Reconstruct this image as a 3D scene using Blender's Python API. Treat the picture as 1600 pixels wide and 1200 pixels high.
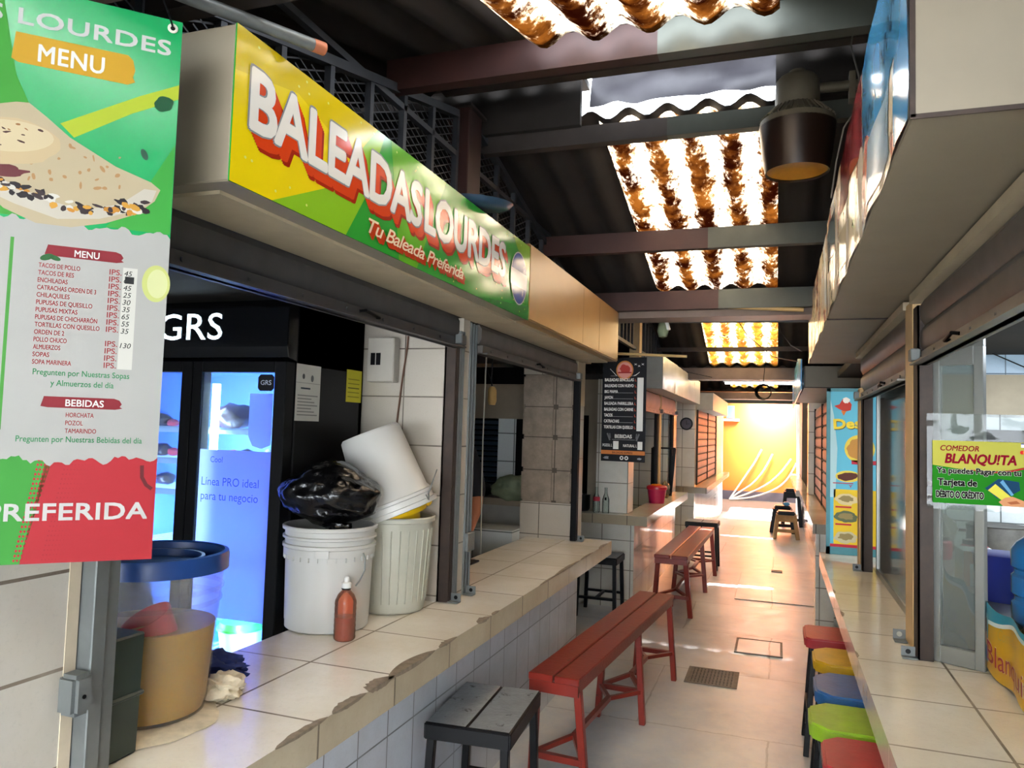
import bpy, bmesh, math, random
from math import sin, cos, pi, radians, sqrt, atan2
from mathutils import Vector, Matrix, Euler, noise

for o in list(bpy.data.objects):
    bpy.data.objects.remove(o, do_unlink=True)
scene = bpy.context.scene
COL = scene.collection
random.seed(7)

# ------------------------------------------------------------------ camera
F_PX, YAW, PITCH, ROLL = 1176.0, radians(19.533), radians(3.456), radians(1.750)
cd = bpy.data.cameras.new('camera'); cam = bpy.data.objects.new('camera', cd); COL.objects.link(cam)
cd.sensor_fit = 'HORIZONTAL'; cd.sensor_width = 36.0; cd.lens = 36.0*F_PX/1600.0
cd.clip_start = 0.02; cd.clip_end = 200
_f = Vector((-sin(YAW)*cos(PITCH), cos(YAW)*cos(PITCH), sin(PITCH)))
_r = Vector((cos(YAW), sin(YAW), 0)); _u = _r.cross(_f)
_r2 = cos(ROLL)*_r+sin(ROLL)*_u; _u2 = -sin(ROLL)*_r+cos(ROLL)*_u
_m = Matrix((_r2, _u2, -_f)).transposed().to_4x4(); _m.translation = (0, 0, 1.55)
cam.matrix_world = _m
scene.camera = cam

# ------------------------------------------------------------------ world, sun, exposure
w = bpy.data.worlds.new('world'); scene.world = w; w.use_nodes = True
bg = w.node_tree.nodes['Background']; bg.inputs[0].default_value = (0.86, 0.93, 1.0, 1); bg.inputs[1].default_value = 5.0
sd = bpy.data.lights.new('sun', 'SUN'); sd.energy = 50.0; sd.angle = radians(2.0); sd.color = (1.0, 0.97, 0.93)
sun = bpy.data.objects.new('sun', sd); COL.objects.link(sun)
sun.rotation_euler = Vector((-0.02, -0.5, -1.0)).to_track_quat('-Z', 'Y').to_euler()
# spot lamp added to make the hot glow on the far orange wall
ld = bpy.data.lights.new('added_court_spot', 'SPOT'); ld.energy = 1000; ld.spot_size = radians(75); ld.spot_blend = 1.0
ld.color = (1.0, 0.93, 0.8); ld.shadow_soft_size = 0.4
cl = bpy.data.objects.new('added_court_spot', ld); COL.objects.link(cl); cl.location = (-0.15, 18.2, 2.85)
cl.rotation_euler = (Vector((-0.15, 19.4, 1.9))-cl.location).to_track_quat('-Z', 'Y').to_euler()
scene.view_settings.view_transform = 'Standard'
try: scene.view_settings.look = 'None'
except Exception: pass
scene.view_settings.exposure = 1.8
scene.view_settings.gamma = 1.0
scene.view_settings.use_curve_mapping = False
scene.cycles.max_bounces = 10; scene.cycles.diffuse_bounces = 6; scene.cycles.transparent_max_bounces = 16
scene.cycles.sample_clamp_indirect = 6.0
scene.cycles.use_denoising = True

# ------------------------------------------------------------------ materials
def lin(h):
    h = h.lstrip('#'); c = [int(h[i:i+2], 16)/255 for i in (0, 2, 4)]
    return tuple(x/12.92 if x <= 0.04045 else ((x+0.055)/1.055)**2.4 for x in c)+(1,)
def dim(h, k):
    c = lin(h); return '#'+''.join('%02x' % int(round(255*((12.92*v) if v < .0031308 else 1.055*v**(1/2.4)-.055))) for v in (x*k for x in c[:3]))
def sc3(c, k): return (min(c[0]*k, 1), min(c[1]*k, 1), min(c[2]*k, 1), 1)
class NT:
    def __init__(s, name):
        s.m = bpy.data.materials.new(name); s.m.use_nodes = True; s.t = s.m.node_tree
        s.b = s.t.nodes['Principled BSDF']; s.out = s.t.nodes['Material Output']
    def n(s, kind, **k):
        nd = s.t.nodes.new(kind)
        for a, v in k.items():
            if a.startswith('i_'): nd.inputs[a[2:].replace('_', ' ')].default_value = v
            else: setattr(nd, a, v)
        return nd
    def l(s, a, b): s.t.links.new(a, b)
    def mixc(s, fac, a, b):
        x = s.n('ShaderNodeMix', data_type='RGBA')
        for sock, v in ((x.inputs[0], fac), (x.inputs[6], a), (x.inputs[7], b)):
            if hasattr(v, 'links'): s.l(v, sock)
            else: sock.default_value = v
        return x.outputs[2]
    def math(s, op, a, b=None):
        x = s.n('ShaderNodeMath', operation=op)
        for sock, v in ((x.inputs[0], a), (x.inputs[1], b)):
            if v is None: continue
            if hasattr(v, 'links'): s.l(v, sock)
            else: sock.default_value = v
        return x.outputs[0]
    def noise(s, vec, scale, detail=4, rough=.6):
        x = s.n('ShaderNodeTexNoise'); x.inputs['Scale'].default_value = scale; x.inputs['Detail'].default_value = detail
        x.inputs['Roughness'].default_value = rough
        if vec is not None: s.l(vec, x.inputs['Vector'])
        return x.outputs['Fac']
    def ramp(s, fac, p0, p1):
        x = s.n('ShaderNodeMapRange'); s.l(fac, x.inputs[0]); x.inputs[1].default_value = p0; x.inputs[2].default_value = p1
        return x.outputs[0]
    def pos(s): return s.n('ShaderNodeNewGeometry').outputs['Position']
    def objc(s): return s.n('ShaderNodeTexCoord').outputs['Object']
    def bump(s, h, strength=.3, dist=.01):
        x = s.n('ShaderNodeBump'); x.inputs['Strength'].default_value = strength; x.inputs['Distance'].default_value = dist
        s.l(h, x.inputs['Height']); s.l(x.outputs[0], s.b.inputs['Normal'])
def mat(name, h, rough=.5, metal=0, var=.12, scale=9, bump=0, bscale=60, coat=0, wear=None, wth=(.6, .68), spec=.5):
    s = NT(name); c = lin(h); b = s.b
    b.inputs['Roughness'].default_value = rough; b.inputs['Metallic'].default_value = metal
    b.inputs['Coat Weight'].default_value = coat; b.inputs['Specular IOR Level'].default_value = spec
    v = s.objc()
    f = s.noise(v, scale)
    col = s.mixc(s.ramp(f, .3, .7), sc3(c, 1-var), sc3(c, 1+var))
    if wear:
        wf = s.ramp(s.noise(v, scale*2.3, 6, .7), *wth)
        col = s.mixc(wf, col, lin(wear))
    s.l(col, b.inputs['Base Color'])
    if bump: s.bump(s.noise(v, bscale, 3), bump)
    return s.m
def tiles(name, h, g, ax, bx, wd, ht, ox=0, oy=0, mort=.0035, rough=.18, var=.05, dirt=None, bump=.25):
    s = NT(name); b = s.b
    sp = s.n('ShaderNodeSeparateXYZ'); s.l(s.pos(), sp.inputs[0])
    cb = s.n('ShaderNodeCombineXYZ')
    s.l(s.math('SUBTRACT', sp.outputs[ax], ox), cb.inputs[0]); s.l(s.math('SUBTRACT', sp.outputs[bx], oy), cb.inputs[1])
    br = s.n('ShaderNodeTexBrick', offset=0.0, squash=1.0)
    s.l(cb.outputs[0], br.inputs['Vector']); c = lin(h)
    br.inputs['Color1'].default_value = sc3(c, 1-var); br.inputs['Color2'].default_value = sc3(c, 1+var)
    br.inputs['Mortar'].default_value = lin(g); br.inputs['Scale'].default_value = 1
    br.inputs['Mortar Size'].default_value = mort; br.inputs['Mortar Smooth'].default_value = .1; br.inputs['Bias'].default_value = 0
    br.inputs['Brick Width'].default_value = wd; br.inputs['Row Height'].default_value = ht
    col = br.outputs['Color']
    n2 = s.ramp(s.noise(s.pos(), 3.1, 5, .65), .35, .75)
    if dirt: col = s.mixc(s.math('MULTIPLY', n2, .55), col, lin(dirt))
    n3 = s.noise(s.pos(), 130, 2)
    col = s.mixc(s.math('MULTIPLY', s.ramp(n3, .55, .75), .18), col, sc3(c, .6))
    s.l(col, b.inputs['Base Color'])
    s.l(s.math('ADD', s.math('MULTIPLY', br.outputs['Fac'], .5), rough), b.inputs['Roughness'])
    s.bump(s.math('SUBTRACT', 1.0, br.outputs['Fac']), bump, .004)
    return s.m
def emit(name, h, st):
    s = NT(name); s.b.inputs['Base Color'].default_value = lin(h); s.b.inputs['Emission Color'].default_value = lin(h)
    s.b.inputs['Emission Strength'].default_value = st
    return s.m
def glassy(name, h, op=.08, rough=.03, wav=0):
    s = NT(name); t = s.n('ShaderNodeBsdfTransparent'); t.inputs[0].default_value = sc3(lin(h), 1)
    gl = s.n('ShaderNodeBsdfGlossy'); gl.inputs['Roughness'].default_value = rough
    df = s.n('ShaderNodeBsdfDiffuse'); df.inputs[0].default_value = lin(h)
    fr = s.n('ShaderNodeFresnel'); fr.inputs[0].default_value = 1.4
    if wav:
        bp = s.n('ShaderNodeBump'); bp.inputs['Strength'].default_value = wav; s.l(s.noise(s.objc(), 14, 3), bp.inputs['Height'])
        s.l(bp.outputs[0], gl.inputs['Normal']); s.l(bp.outputs[0], fr.inputs['Normal'])
    m1 = s.n('ShaderNodeMixShader'); m1.inputs[0].default_value = op; s.l(t.outputs[0], m1.inputs[1]); s.l(df.outputs[0], m1.inputs[2])
    m2 = s.n('ShaderNodeMixShader'); s.l(fr.outputs[0], m2.inputs[0]); s.l(m1.outputs[0], m2.inputs[1]); s.l(gl.outputs[0], m2.inputs[2])
    s.l(m2.outputs[0], s.out.inputs[0]); s.t.nodes.remove(s.b)
    return s.m
def translucent(name, h, tr=.5, rough=.4, clear=0.0):
    s = NT(name); b = s.b; b.inputs['Base Color'].default_value = lin(h); b.inputs['Roughness'].default_value = rough
    t = s.n('ShaderNodeBsdfTranslucent'); t.inputs[0].default_value = lin(h)
    m1 = s.n('ShaderNodeMixShader'); m1.inputs[0].default_value = tr; s.l(b.outputs[0], m1.inputs[1]); s.l(t.outputs[0], m1.inputs[2])
    last = m1.outputs[0]
    if clear:
        tp = s.n('ShaderNodeBsdfTransparent'); m2 = s.n('ShaderNodeMixShader'); m2.inputs[0].default_value = clear
        s.l(last, m2.inputs[1]); s.l(tp.outputs[0], m2.inputs[2]); last = m2.outputs[0]
    s.l(last, s.out.inputs[0])
    return s.m
def skylight_mat(name, clean, rust, black, bias):
    s = NT(name); p = s.pos()
    sp = s.n('ShaderNodeSeparateXYZ'); s.l(p, sp.inputs[0])
    wv = s.math('SINE', s.math('MULTIPLY', sp.outputs[0], 2*pi/.165))
    mp = s.n('ShaderNodeMapping'); mp.inputs['Scale'].default_value = (1, .55, 1); s.l(p, mp.inputs[0])
    nz = s.noise(mp.outputs[0], 11, 6, .75); fine = s.noise(mp.outputs[0], 46, 5, .75)
    k = s.math('ADD', s.math('ADD', s.math('MULTIPLY', wv, .15), s.math('MULTIPLY', nz, 1.0)), s.math('MULTIPLY', fine, .9))
    cl = s.ramp(k, bias-.16, bias+.20)
    col = s.mixc(s.ramp(s.noise(p, 5, 5, .7), .42, .6), lin(rust[0]), lin(rust[1]))
    col = s.mixc(cl, col, lin(clean))
    col = s.mixc(s.ramp(s.noise(mp.outputs[0], 11, 6, .75), .62, .68), col, lin(black))
    t = s.n('ShaderNodeBsdfTranslucent'); s.l(col, t.inputs[0])
    d = s.n('ShaderNodeBsdfDiffuse'); s.l(col, d.inputs[0])
    m1 = s.n('ShaderNodeMixShader'); m1.inputs[0].default_value = .85; s.l(d.outputs[0], m1.inputs[1]); s.l(t.outputs[0], m1.inputs[2])
    s.l(m1.outputs[0], s.out.inputs[0]); s.t.nodes.remove(s.b)
    return s.m
def floor_mat():
    s = NT('worn_concrete'); p = s.pos(); b = s.b
    a = s.noise(p, 1.3, 8, .65); c = s.noise(p, 9, 8, .7)
    col = s.mixc(s.ramp(a, .3, .7), lin('#a2a6ab'), lin('#cacdd0'))
    col = s.mixc(s.math('MULTIPLY', s.ramp(c, .42, .7), .6), col, lin('#c9c5bd'))
    sp = s.n('ShaderNodeSeparateXYZ'); s.l(p, sp.inputs[0])
    cb = s.n('ShaderNodeCombineXYZ'); s.l(s.math('ADD', sp.outputs[0], s.math('MULTIPLY', a, .08)), cb.inputs[0])
    s.l(s.math('ADD', sp.outputs[1], s.math('MULTIPLY', c, .05)), cb.inputs[1])
    br = s.n('ShaderNodeTexBrick', offset=.35); s.l(cb.outputs[0], br.inputs['Vector']); br.inputs['Scale'].default_value = 1
    br.inputs['Brick Width'].default_value = 1.9; br.inputs['Row Height'].default_value = 1.05; br.inputs['Mortar Size'].default_value = .006
    br.inputs['Mortar Smooth'].default_value = .3
    col = s.mixc(s.math('MULTIPLY', br.outputs['Fac'], .35), col, lin('#3a342f'))
    vo = s.n('ShaderNodeTexVoronoi', feature='DISTANCE_TO_EDGE'); s.l(p, vo.inputs['Vector']); vo.inputs['Scale'].default_value = .55
    s.l(s.math('ADD', s.math('MULTIPLY', s.noise(p, 6, 4), .25), .22), b.inputs['Roughness'])
    s.l(col, b.inputs['Base Color'])
    s.bump(s.math('SUBTRACT', s.math('MULTIPLY', c, .6), br.outputs['Fac']), .25, .006)
    return s.m
def vinyl_food(name):
    s = NT(name); v = s.objc(); b = s.b
    f = s.noise(v, 3.0, 5, .7)
    col = s.mixc(s.ramp(f, .40, .5), lin('#c9d6dd'), lin('#d9c9a8'))
    col = s.mixc(s.ramp(s.noise(v, 4.5, 5, .7), .52, .60), col, lin('#a8392c'))
    col = s.mixc(s.ramp(s.noise(v, 7.0, 4, .7), .60, .66), col, lin('#7c8f45'))
    s.l(col, b.inputs['Base Color']); b.inputs['Roughness'].default_value = .2
    s.bump(s.noise(v, 8, 2), .5, .02)
    return s.m

M = {}
def reg(k, m): M[k] = m; return m
for k, a in dict(
    cream=('#7f7563', .55, 0, .06, 5), creamdark=('#a89a80', .6, 0, .1, 6), plaster=('#b5a791', .8, 0, .12, 8),
    tan=('#98733f', .32, 0, .07, 4), steel=('#6f7372', .5, .55, .12, 12), shutter=('#6b6661', .45, .6, .12, 10), shutterdark=('#4c4b4c', .5, .5, .12, 10),
    darkrail=('#30231b', .6, .2, .3, 20), black=('#0b0b0d', .35, 0, .1), blackgloss=('#07080b', .12, 0, .1), blackmetal=('#0b0b0d', .45, .0, .2),
    redcol=('#341915', .6, .1, .2, 9), roofdark=('#2a2522', .75, .2, .25, 4), beam=('#3b3431', .6, .3, .25, 5), beamgrey=('#43463f', .5, .3, .15, 6),
    gutter=('#6a5a50', .5, .4, .2, 4), grille=('#3a3d42', .55, .4, .2, 10), white=('#d8d8d3', .4, 0, .04), offwhite=('#a39d92', .42, 0, .05),
    bone=('#a8a799', .45, 0, .06), bluelid=('#123a78', .35, 0, .08), juice=('#b5860a', .3, 0, .1), redplastic=('#c62436', .35, 0, .08),
    bluerag=('#1c2c66', .9, 0, .2, 18), ragwhite=('#cbbfa6', .95, 0, .18, 22), greenbox=('#27332b', .4, 0, .1), yellow=('#e3b713', .35, 0, .05),
    paper=('#cfccc2', .7, 0, .05), cardyellow=('#c9bf2d', .7, 0, .06), wood=('#a6855a', .6, 0, .2, 14), stick=('#c3a26b', .5, 0, .1),
    dkblue=('#22384a', .35, 0, .12), cardboard=('#a4834f', .8, 0, .1), skin=('#a8684a', .55, 0, .06), hair=('#1a120e', .6, 0, .2), cloth=('#1c1d24', .85, 0, .15, 20),
    copper=('#b06a4a', .5, .3, .2), meat=('#2a1216', .35, 0, .3, 20), meatred=('#b8263a', .35, 0, .2, 20), green=('#3fbf3a', .35, 0, .05), cyanp=('#2a8fd0', .35, 0, .05),
    sack=('#7f8a6c', .7, 0, .2, 12), alu=('#8f918d', .35, .6, .05), ochre=('#c9a97a', .6, 0, .1), mesh=('#2d2f33', .6, .3, .2), lampgrey=('#5c5545', .55, .2, .15, 12),
    lampbrown=('#21140e', .32, .2, .2, 8), amber=('#9a6410', .3, 0, .2, 20), silver=('#dfe3e3', .3, .12, .08, 3), flash=('#3a383e', .5, .2, .2, 6), glassbottle=('#cfd8d2', .1, 0, .03),
    pink=('#e6b3a8', .5, .1, .08, 6), orange=('#e2792c', .42, 0, .05, 1.5), slate=('#5c5560', .5, 0, .1), winblue=('#6fa6d8', .2, 0, .05), court=('#8f877b', .8, 0, .08, 2),
    lintel=('#8a7d6a', .7, 0, .12, 4), louver=('#2c3d4c', .5, 0, .15), violet=('#2f3a8e', .3, 0, .08), hose=('#e8e6de', .4, 0, .03), iron=('#6d6a64', .6, .5, .2, 20),
    chip=('#7d6f5e', .9, 0, .25, 40), brownwire=('#5a3c2c', .6, 0, .1), dimwhite=('#9c9a92', .6, 0, .08), turq=('#3f7d86', .5, 0, .15, 8)).items():
    reg(k, mat(k, *a))
M['black'].node_tree.nodes['Principled BSDF'].inputs['Specular IOR Level'].default_value = .15; M['blackmetal'].node_tree.nodes['Principled BSDF'].inputs['Specular IOR Level'].default_value = .25
reg('redpaint', mat('redpaint', '#7c2419', .33, 0, .12, 7, bump=.1, bscale=40, wear='#3a2520', wth=(.63, .69)))
reg('slateseat', mat('slateseat', '#83888c', .42, .1, .2, 8, bump=.35, bscale=55, wear='#1d1e20', wth=(.60, .66)))
for k, h in dict(seatred='#a82e34', seatyellow='#c9a01c', seatblue='#2b5f96', seatgreen='#8fb52a').items():
    reg(k, mat(k, h, .4, 0, .12, 12, bump=.12, bscale=50, wear=dict(seatgreen='#8fa0ab').get(k, '#6e3f32'), wth=(.66, .74)))
reg('bag', mat('bag', '#08080a', .2, 0, .1, 9, bump=.6, bscale=16))
reg('block', mat('block', '#85786a', .95, 0, .2, 14, bump=.6, bscale=70))
reg('mortar', mat('mortar', '#4f463c', .95, 0, .2, 14, bump=.4))
reg('floor', floor_mat())
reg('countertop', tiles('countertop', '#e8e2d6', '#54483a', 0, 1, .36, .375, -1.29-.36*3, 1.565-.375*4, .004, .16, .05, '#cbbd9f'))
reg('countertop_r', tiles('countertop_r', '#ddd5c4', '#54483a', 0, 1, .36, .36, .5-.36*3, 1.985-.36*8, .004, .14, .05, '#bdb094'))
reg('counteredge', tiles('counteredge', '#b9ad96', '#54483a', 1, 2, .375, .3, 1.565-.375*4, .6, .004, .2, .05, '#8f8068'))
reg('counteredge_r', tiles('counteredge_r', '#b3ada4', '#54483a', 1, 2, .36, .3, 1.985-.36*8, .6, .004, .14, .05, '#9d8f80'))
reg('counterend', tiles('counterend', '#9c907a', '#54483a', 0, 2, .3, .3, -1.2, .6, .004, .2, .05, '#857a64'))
reg('basetile', tiles('basetile', '#d0d4dc', '#6a6a6c', 1, 2, .19, .27, 2.303-.19*15, .515-.27*2, .003, .10, .05, '#a9a9ac'))
reg('basetile_x', tiles('basetile_x', '#cfcdc4', '#5f5a50', 0, 2, .28, .2, -1.22, .05, .004, .25, .04, '#8d8573'))
reg('nearwall', tiles('nearwall', '#b4b0a8', '#4a3c32', 1, 2, .9, .18, -.4, 1.081-.18*6, .0035, .3, .03, '#a59a88'))
reg('divtile', tiles('divtile', '#a9a196', '#4a423a', 0, 2, .3, .2, -1.47-.3*6, 1.073-.2*6, .003, .25, .04, '#a09684'))
reg('celltile', tiles('celltile', '#c6cccb', '#5d6260', 0, 2, .28, .21, 1.21, .05, .004, .25, .04, None))
reg('bluetile', tiles('bluetile', '#a9c3d6', '#6f7f8c', 0, 2, .17, .18, 1.24-.17*4, 1.96, .003, .3, .03, None))
reg('pillartile', tiles('pillartile', '#dcd8cd', '#6a6254', 0, 2, .26, .26, -1.23, .07, .004, .22, .04, '#bfb9a8'))
reg('pillartile_y', tiles('pillartile_y', '#c5c2b8', '#77705f', 1, 2, .28, .26, 6.6, .07, .004, .15, .04, '#a8a292'))
reg('sky_a', skylight_mat('sky_a', '#f4ecde', ('#2c160c', '#5e4628'), '#120a08', 1.05))
reg('sky_fill', skylight_mat('sky_fill', '#eceeee', ('#8a8478', '#a8a498'), '#6a665e', .75))
reg('sky_b', skylight_mat('sky_b', '#efe7d2', ('#6a5030', '#8a7040'), '#2a1a0e', 1.06))
reg('glass', glassy('glass', '#dfe9ea', .06)); reg('dirtyglass', glassy('dirtyglass', '#b9bfba', .17, .08, .15))
reg('film', glassy('film', '#dfe4e2', .04, .08, .6)); reg('bottleglass', glassy('bottleglass', '#f2f8f4', .10, .03))
reg('pet_orange', glassy('pet_orange', '#f9b290', .14, .08)); reg('pet_red', mat('pet_red', '#7c0a16', .2, 0, .12, 30))
reg('tubplastic', translucent('tubplastic', '#b8b6b0', .5, .35, .80)); reg('jug', glassy('jug', '#2f7fc4', .62, .05, .2)); reg('jugband', mat('jugband', '#1f5f9e', .15))
reg('sticker', translucent('sticker', '#d2d8ff', .8, .3)); reg('bucketwhite', translucent('bucketwhite', '#c6c5c0', .12, .35))
reg('bagclear', glassy('bagclear', '#d8d4c8', .3, .12, .6))
reg('led', emit('led', '#cfeaff', 9)); reg('ledtext', emit('ledtext', '#d4f0ff', 1.7)); reg('tube', emit('tube', '#f4f2ff', 6))
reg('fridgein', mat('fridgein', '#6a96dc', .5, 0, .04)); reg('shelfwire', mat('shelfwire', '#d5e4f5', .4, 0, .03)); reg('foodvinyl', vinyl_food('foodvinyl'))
PAL = {}
def ink(h, rough=.5):
    if (h, rough) not in PAL: PAL[(h, rough)] = mat('ink_'+h[1:], h, rough, 0, .02, 6, spec=.5 if rough < .3 else (.2 if rough < .9 else .04))
    return PAL[(h, rough)]

# ------------------------------------------------------------------ geometry helpers
BASE = {}
class G:
    def __init__(s, m=None): s.bm = bmesh.new(); s.mats = []; s.cur = 0; s.use(m) if m else None
    def use(s, m):
        m = M[m] if isinstance(m, str) else m
        if m not in s.mats: s.mats.append(m)
        s.cur = s.mats.index(m); return s
    def face(s, vs):
        try: f = s.bm.faces.new(vs)
        except ValueError: return None
        f.material_index = s.cur; return f
    def V(s, p): return s.bm.verts.new(p)
    def box(s, x0, x1, y0, y1, z0, z1, top=None, ends=None):
        v = [s.V((x, y, z)) for x in (x0, x1) for y in (y0, y1) for z in (z0, z1)]
        cur = s.cur
        for i, q in enumerate(((0, 1, 3, 2), (4, 6, 7, 5), (0, 4, 5, 1), (2, 3, 7, 6), (0, 2, 6, 4), (1, 5, 7, 3))):
            if top and i == 5: s.use(top)
            if ends and i in (2, 3): s.use(ends)
            s.face([v[k] for k in q]); s.cur = cur
        return s
    def obox(s, c, ax, ay, az, hx, hy, hz):
        c = Vector(c); ax, ay, az = [Vector(a).normalized() for a in (ax, ay, az)]
        v = [s.V(c+ax*hx*i+ay*hy*j+az*hz*k) for i in (-1, 1) for j in (-1, 1) for k in (-1, 1)]
        for q in ((0, 1, 3, 2), (4, 6, 7, 5), (0, 4, 5, 1), (2, 3, 7, 6), (0, 2, 6, 4), (1, 5, 7, 3)): s.face([v[k] for k in q])
        return s
    def bar(s, p0, p1, w, h, up=(0, 0, 1)):
        p0, p1 = Vector(p0), Vector(p1); d = (p1-p0); L = d.length; d.normalize()
        upv = Vector(up)
        if abs(d.dot(upv)) > .98: upv = Vector((0, 1, 0))
        a = d.cross(upv).normalized(); b = a.cross(d)
        return s.obox((p0+p1)/2, d, a, b, L/2, w/2, h/2)
    def tube(s, pts, r, n=8, cap=True):
        pts = [Vector(p) for p in pts]; rs = r if isinstance(r, (list, tuple)) else [r]*len(pts); rings = []; a = None
        for i, p in enumerate(pts):
            d = (pts[min(i+1, len(pts)-1)]-pts[max(i-1, 0)]).normalized()
            if a is None:
                a = d.cross(Vector((0, 0, 1)) if abs(d.z) < .95 else Vector((1, 0, 0))).normalized()
            else: a = (a-d*a.dot(d)).normalized()
            b = d.cross(a)
            rings.append([s.V(p+(a*cos(2*pi*k/n)+b*sin(2*pi*k/n))*rs[i]) for k in range(n)])
        for i in range(len(rings)-1):
            for k in range(n): s.face((rings[i][k], rings[i][(k+1) % n], rings[i+1][(k+1) % n], rings[i+1][k]))
        if cap: s.face(rings[0][::-1]); s.face(rings[-1])
        return s
    def cyl(s, p0, p1, r0, r1=None, n=20): return s.tube([p0, p1], [r0, r0 if r1 is None else r1], n)
    def lathe(s, c, prof, n=40, mx=None, jit=0):
        c = Vector(c); rings = []
        for r, z in prof:
            if r < 1e-6: rings.append([s.V(c+(mx @ Vector((0, 0, z)) if mx else Vector((0, 0, z))))]); continue
            ring = []
            for k in range(n):
                p = Vector((r*cos(2*pi*k/n), r*sin(2*pi*k/n), z))
                ring.append(s.V(c+(mx @ p if mx else p)))
            rings.append(ring)
        for A, B in zip(rings, rings[1:]):
            for k in range(n):
                k2 = (k+1) % n
                if len(A) == 1 and len(B) == 1: continue
                if len(A) == 1: s.face((A[0], B[k2], B[k]))
                elif len(B) == 1: s.face((A[k], A[k2], B[0]))
                else: s.face((A[k], A[k2], B[k2], B[k]))
        return s
    def prism(s, pts, vec):
        vec = Vector(vec); a = [s.V(p) for p in pts]; b = [s.V(Vector(p)+vec) for p in pts]
        s.face(a[::-1]); s.face(b); n = len(a)
        for k in range(n): s.face((a[k], a[(k+1) % n], b[(k+1) % n], b[k]))
        return s
    def grid(s, fn, nu, nv):
        v = [[s.V(fn(i/nu, j/nv)) for j in range(nv+1)] for i in range(nu+1)]
        for i in range(nu):
            for j in range(nv): s.face((v[i][j], v[i+1][j], v[i+1][j+1], v[i][j+1]))
        return s
    def blob(s, c, rx, ry, rz, amp=.15, fr=3, seed=0, sub=4, flat=None):
        r = bmesh.ops.create_icosphere(s.bm, subdivisions=sub, radius=1)
        for v in r['verts']:
            n = noise.fractal(v.co*fr+Vector((seed*7.1, seed*3.3, seed)), 1, 2, 4)
            q = v.co*(1+amp*n); q = Vector((q.x*rx, q.y*ry, q.z*rz))
            if flat is not None: q.z = max(q.z, flat)
            v.co = q+Vector(c)
        for f in {f for v in r['verts'] for f in v.link_faces}: f.material_index = s.cur
        return s
    def obj(s, name, parent=None, bev=0, seg=1, smooth=None, kind=None):
        if bev: bmesh.ops.bevel(s.bm, geom=list(s.bm.edges), offset=bev, segments=seg, affect='EDGES', clamp_overlap=True)
        bmesh.ops.recalc_face_normals(s.bm, faces=list(s.bm.faces))
        base = BASE.get(parent.name, Vector((0, 0, 0))) if parent else Vector((0, 0, 0))
        if base.length: bmesh.ops.translate(s.bm, verts=list(s.bm.verts), vec=-base)
        me = bpy.data.meshes.new(name); s.bm.to_mesh(me); s.bm.free()
        for m in s.mats: me.materials.append(m)
        if smooth:
            me.polygons.foreach_set('use_smooth', [True]*len(me.polygons)); me.set_sharp_from_angle(angle=radians(smooth))
        o = bpy.data.objects.new(name, me); COL.objects.link(o)
        if parent: o.parent = parent
        BASE[o.name] = base
        if kind: o['kind'] = kind
        return o
def tag(o, label, cat=None, group=None):
    o['label'] = label
    if cat: o['category'] = cat
    if group: o['group'] = group
    return o
def thing(name, label, cat, loc=(0, 0, 0), group=None):
    o = bpy.data.objects.new(name, None); COL.objects.link(o); o.empty_display_size = .05
    o.location = loc; BASE[o.name] = Vector(loc)
    return tag(o, label, cat, group)
def dup(root, label, loc, rotz=0, group=None):
    r = root.copy(); COL.objects.link(r); r.location = loc; r.rotation_euler = (0, 0, rotz); r['label'] = label
    if group: r['group'] = group
    for ch in list(root.children):
        c = ch.copy(); COL.objects.link(c); c.parent = r
        for g in list(ch.children):
            d = g.copy(); COL.objects.link(d); d.parent = c
    return r
def struct(g, name, **k): return g.obj(name, kind='structure', **k)
_TX = {}
def text_geo(s, bold=0.0, shear=0.0, space=1.0):
    key = (s, 0, shear, space)
    if key in _TX: return _TX[key]
    cu = bpy.data.curves.new('txt', 'FONT'); cu.body = s; cu.size = 1; cu.fill_mode = 'FRONT'; cu.resolution_u = 3
    cu.shear = shear; cu.space_character = space
    ob = bpy.data.objects.new('txt', cu); COL.objects.link(ob)
    me = bpy.data.meshes.new_from_object(ob.evaluated_get(bpy.context.evaluated_depsgraph_get()))
    vs = [(v.co.x, v.co.y) for v in me.vertices]; fs = [tuple(p.vertices) for p in me.polygons]
    bpy.data.objects.remove(ob); bpy.data.meshes.remove(me); bpy.data.curves.remove(cu)
    x0 = min(v[0] for v in vs); x1 = max(v[0] for v in vs)
    _TX[key] = ([(v[0]-x0, v[1]) for v in vs], fs, x1-x0)
    return _TX[key]
CAP = .729   # cap height of the built-in font at size 1
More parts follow.
